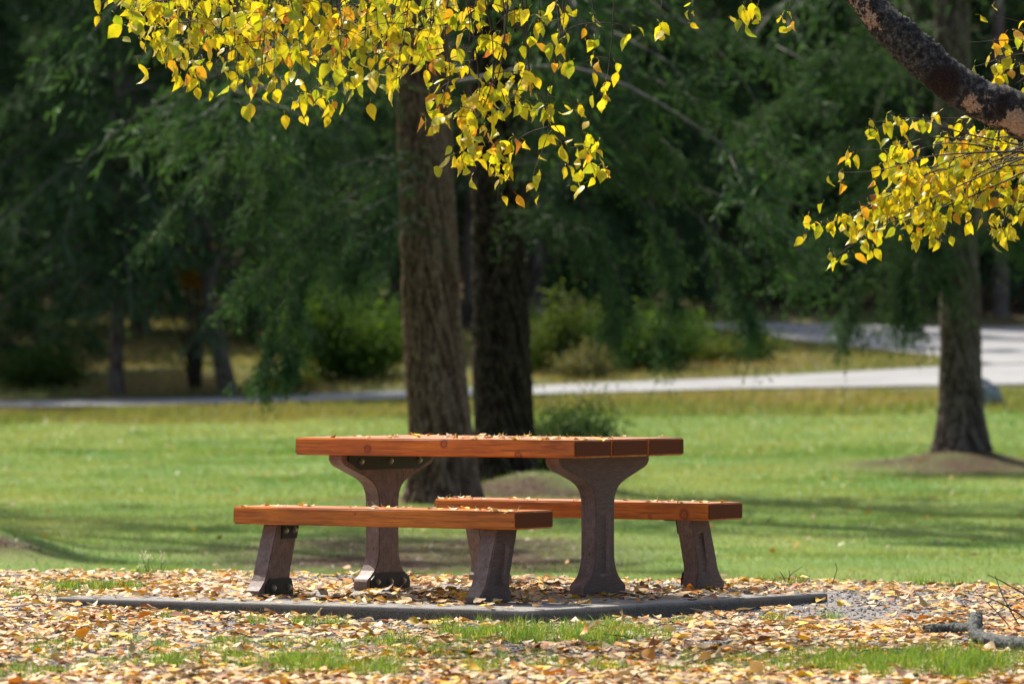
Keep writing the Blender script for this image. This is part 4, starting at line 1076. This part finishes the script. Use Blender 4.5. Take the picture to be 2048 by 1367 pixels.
# ------------------------------------------------------------------ fallen branch and weeds
fb = empty('fallen_branch', GD(1950, 1262)); tag(fb, 'short forked lichen-covered branch lying on the gravel at the right edge', 'branch')
FO = np.array(fb.location)
def stick(name, pts, rad, parent, mat, org, n=70, ns=16, rough=.17):
    p = smooth_path(pts, n); r = np.interp(np.linspace(0, 1, n), np.linspace(0, 1, len(rad)), rad)
    v, q = tube(p - org, r, ns, rough); return link(name, mesh_np(name, v, q, mat, None, True), parent)
dB = FO[1]
def on(px, py, z): return GD(px, py, z - .06)
stick('stem', [on(1953, 1232, .10), on(1950, 1250, .07), on(1956, 1270, .035), on(1985, 1277, .035), on(2020, 1284, .038), on(2075, 1290, .04)], [.024, .030, .029, .023, .029, .031], fb, MAT['lichen'], FO)
stick('side_stem', [on(1850, 1255, .022), on(1880, 1255, .026), on(1920, 1254, .034), on(1948, 1250, .06)], [.016, .020, .020, .021], fb, MAT['lichen'], FO)
for pts in ([(2060, 1300), (2000, 1230), (1950, 1180)], [(2050, 1270), (2010, 1200), (1990, 1150)], [(2060, 1240), (1990, 1200), (1930, 1185)], [(2070, 1200), (2010, 1165), (1975, 1148)]):
    stick('twig', [W(a, b, dB + .3) for a, b in pts], [.0035, .0028, .0015], fb, MAT['twig'], FO, 12, 4, .05)

def weed(label, px, py, stems, heads=None, leafcol=(.1, .2, .03), h=.05, nb=60):
    p0 = GD(px, py); p0[2] = float(terrain(p0[0], p0[1])); root = empty('weed', p0); tag(root, label, 'weed')
    bag = Bag()
    for st in stems:
        v, q = tube(smooth_path([W(a, b, p0[1]) - p0 for a, b in st], 8), np.linspace(.003, .0016, 8), 4); bag.add(v, q)
    link('stem', bag.build('stem', MAT['twig'] if heads is None else MAT['weedstem']), root)
    if heads:
        hb = Bag(); rng = np.random.default_rng(px)
        for (a, b, r) in heads:
            n = 26; c = (W(a, b, p0[1]) - p0) + rng.normal(0, r, (n, 3)); v, q = sprigs(c, rng.normal(size=(n, 3)), np.full(n, .011), np.full(n, .007), rng); hb.add(v, [q]); hb.c.append(np.full((len(v), 3), .55) * np.array([1, 1, .86]))
        link('seed_head', hb.build('seed_head', MAT['foliage']), root)
    n = nb; pos = RNG.normal(0, .05, (n, 3)); pos[:, 2] = 0
    v, q, t, c = blades(pos, h * RNG.uniform(.4, 1.2, n), RNG.uniform(.003, .007, n), h * RNG.uniform(.2, 1, n), np.array(leafcol) * RNG.uniform(.7, 1.3, (n, 1)), 3)
    b2_ = Bag(); b2_.add(v, [q, t]); b2_.c.append(c); link('leaf_blades', b2_.build('leaf_blades', MAT['grass']), root)
MAT['weedstem'] = mat_simple('green_stem', (.10, .14, .05), (.2, .24, .1), 30, .7)
weed('small weed with white seed heads at the back edge of the gravel', 298, 1146, [[(296, 1146), (288, 1125), (284, 1108)], [(296, 1146), (296, 1122), (299, 1110)], [(324, 1146), (323, 1125), (324, 1106)]],
     [(284, 1108, .012), (290, 1112, .012), (299, 1112, .010), (281, 1130, .012), (324, 1108, .008), (324, 1118, .008)])
weed('grassy weed with thin bent stalks right of the far bench', 1578, 1172, [[(1575, 1172), (1580, 1150), (1605, 1132)], [(1575, 1172), (1565, 1150), (1560, 1142)], [(1580, 1172), (1590, 1160), (1604, 1166)], [(1600, 1172), (1612, 1160), (1622, 1149)], [(1578, 1172), (1579, 1150), (1578, 1138)]], None, (.16, .24, .05), .07, 70)
weed('single bare bent stalk rising from the leaves behind the pad', 1662, 1174, [[(1662, 1174), (1670, 1150), (1674, 1135), (1669, 1124)]], None, (.14, .2, .05), .03, 12)
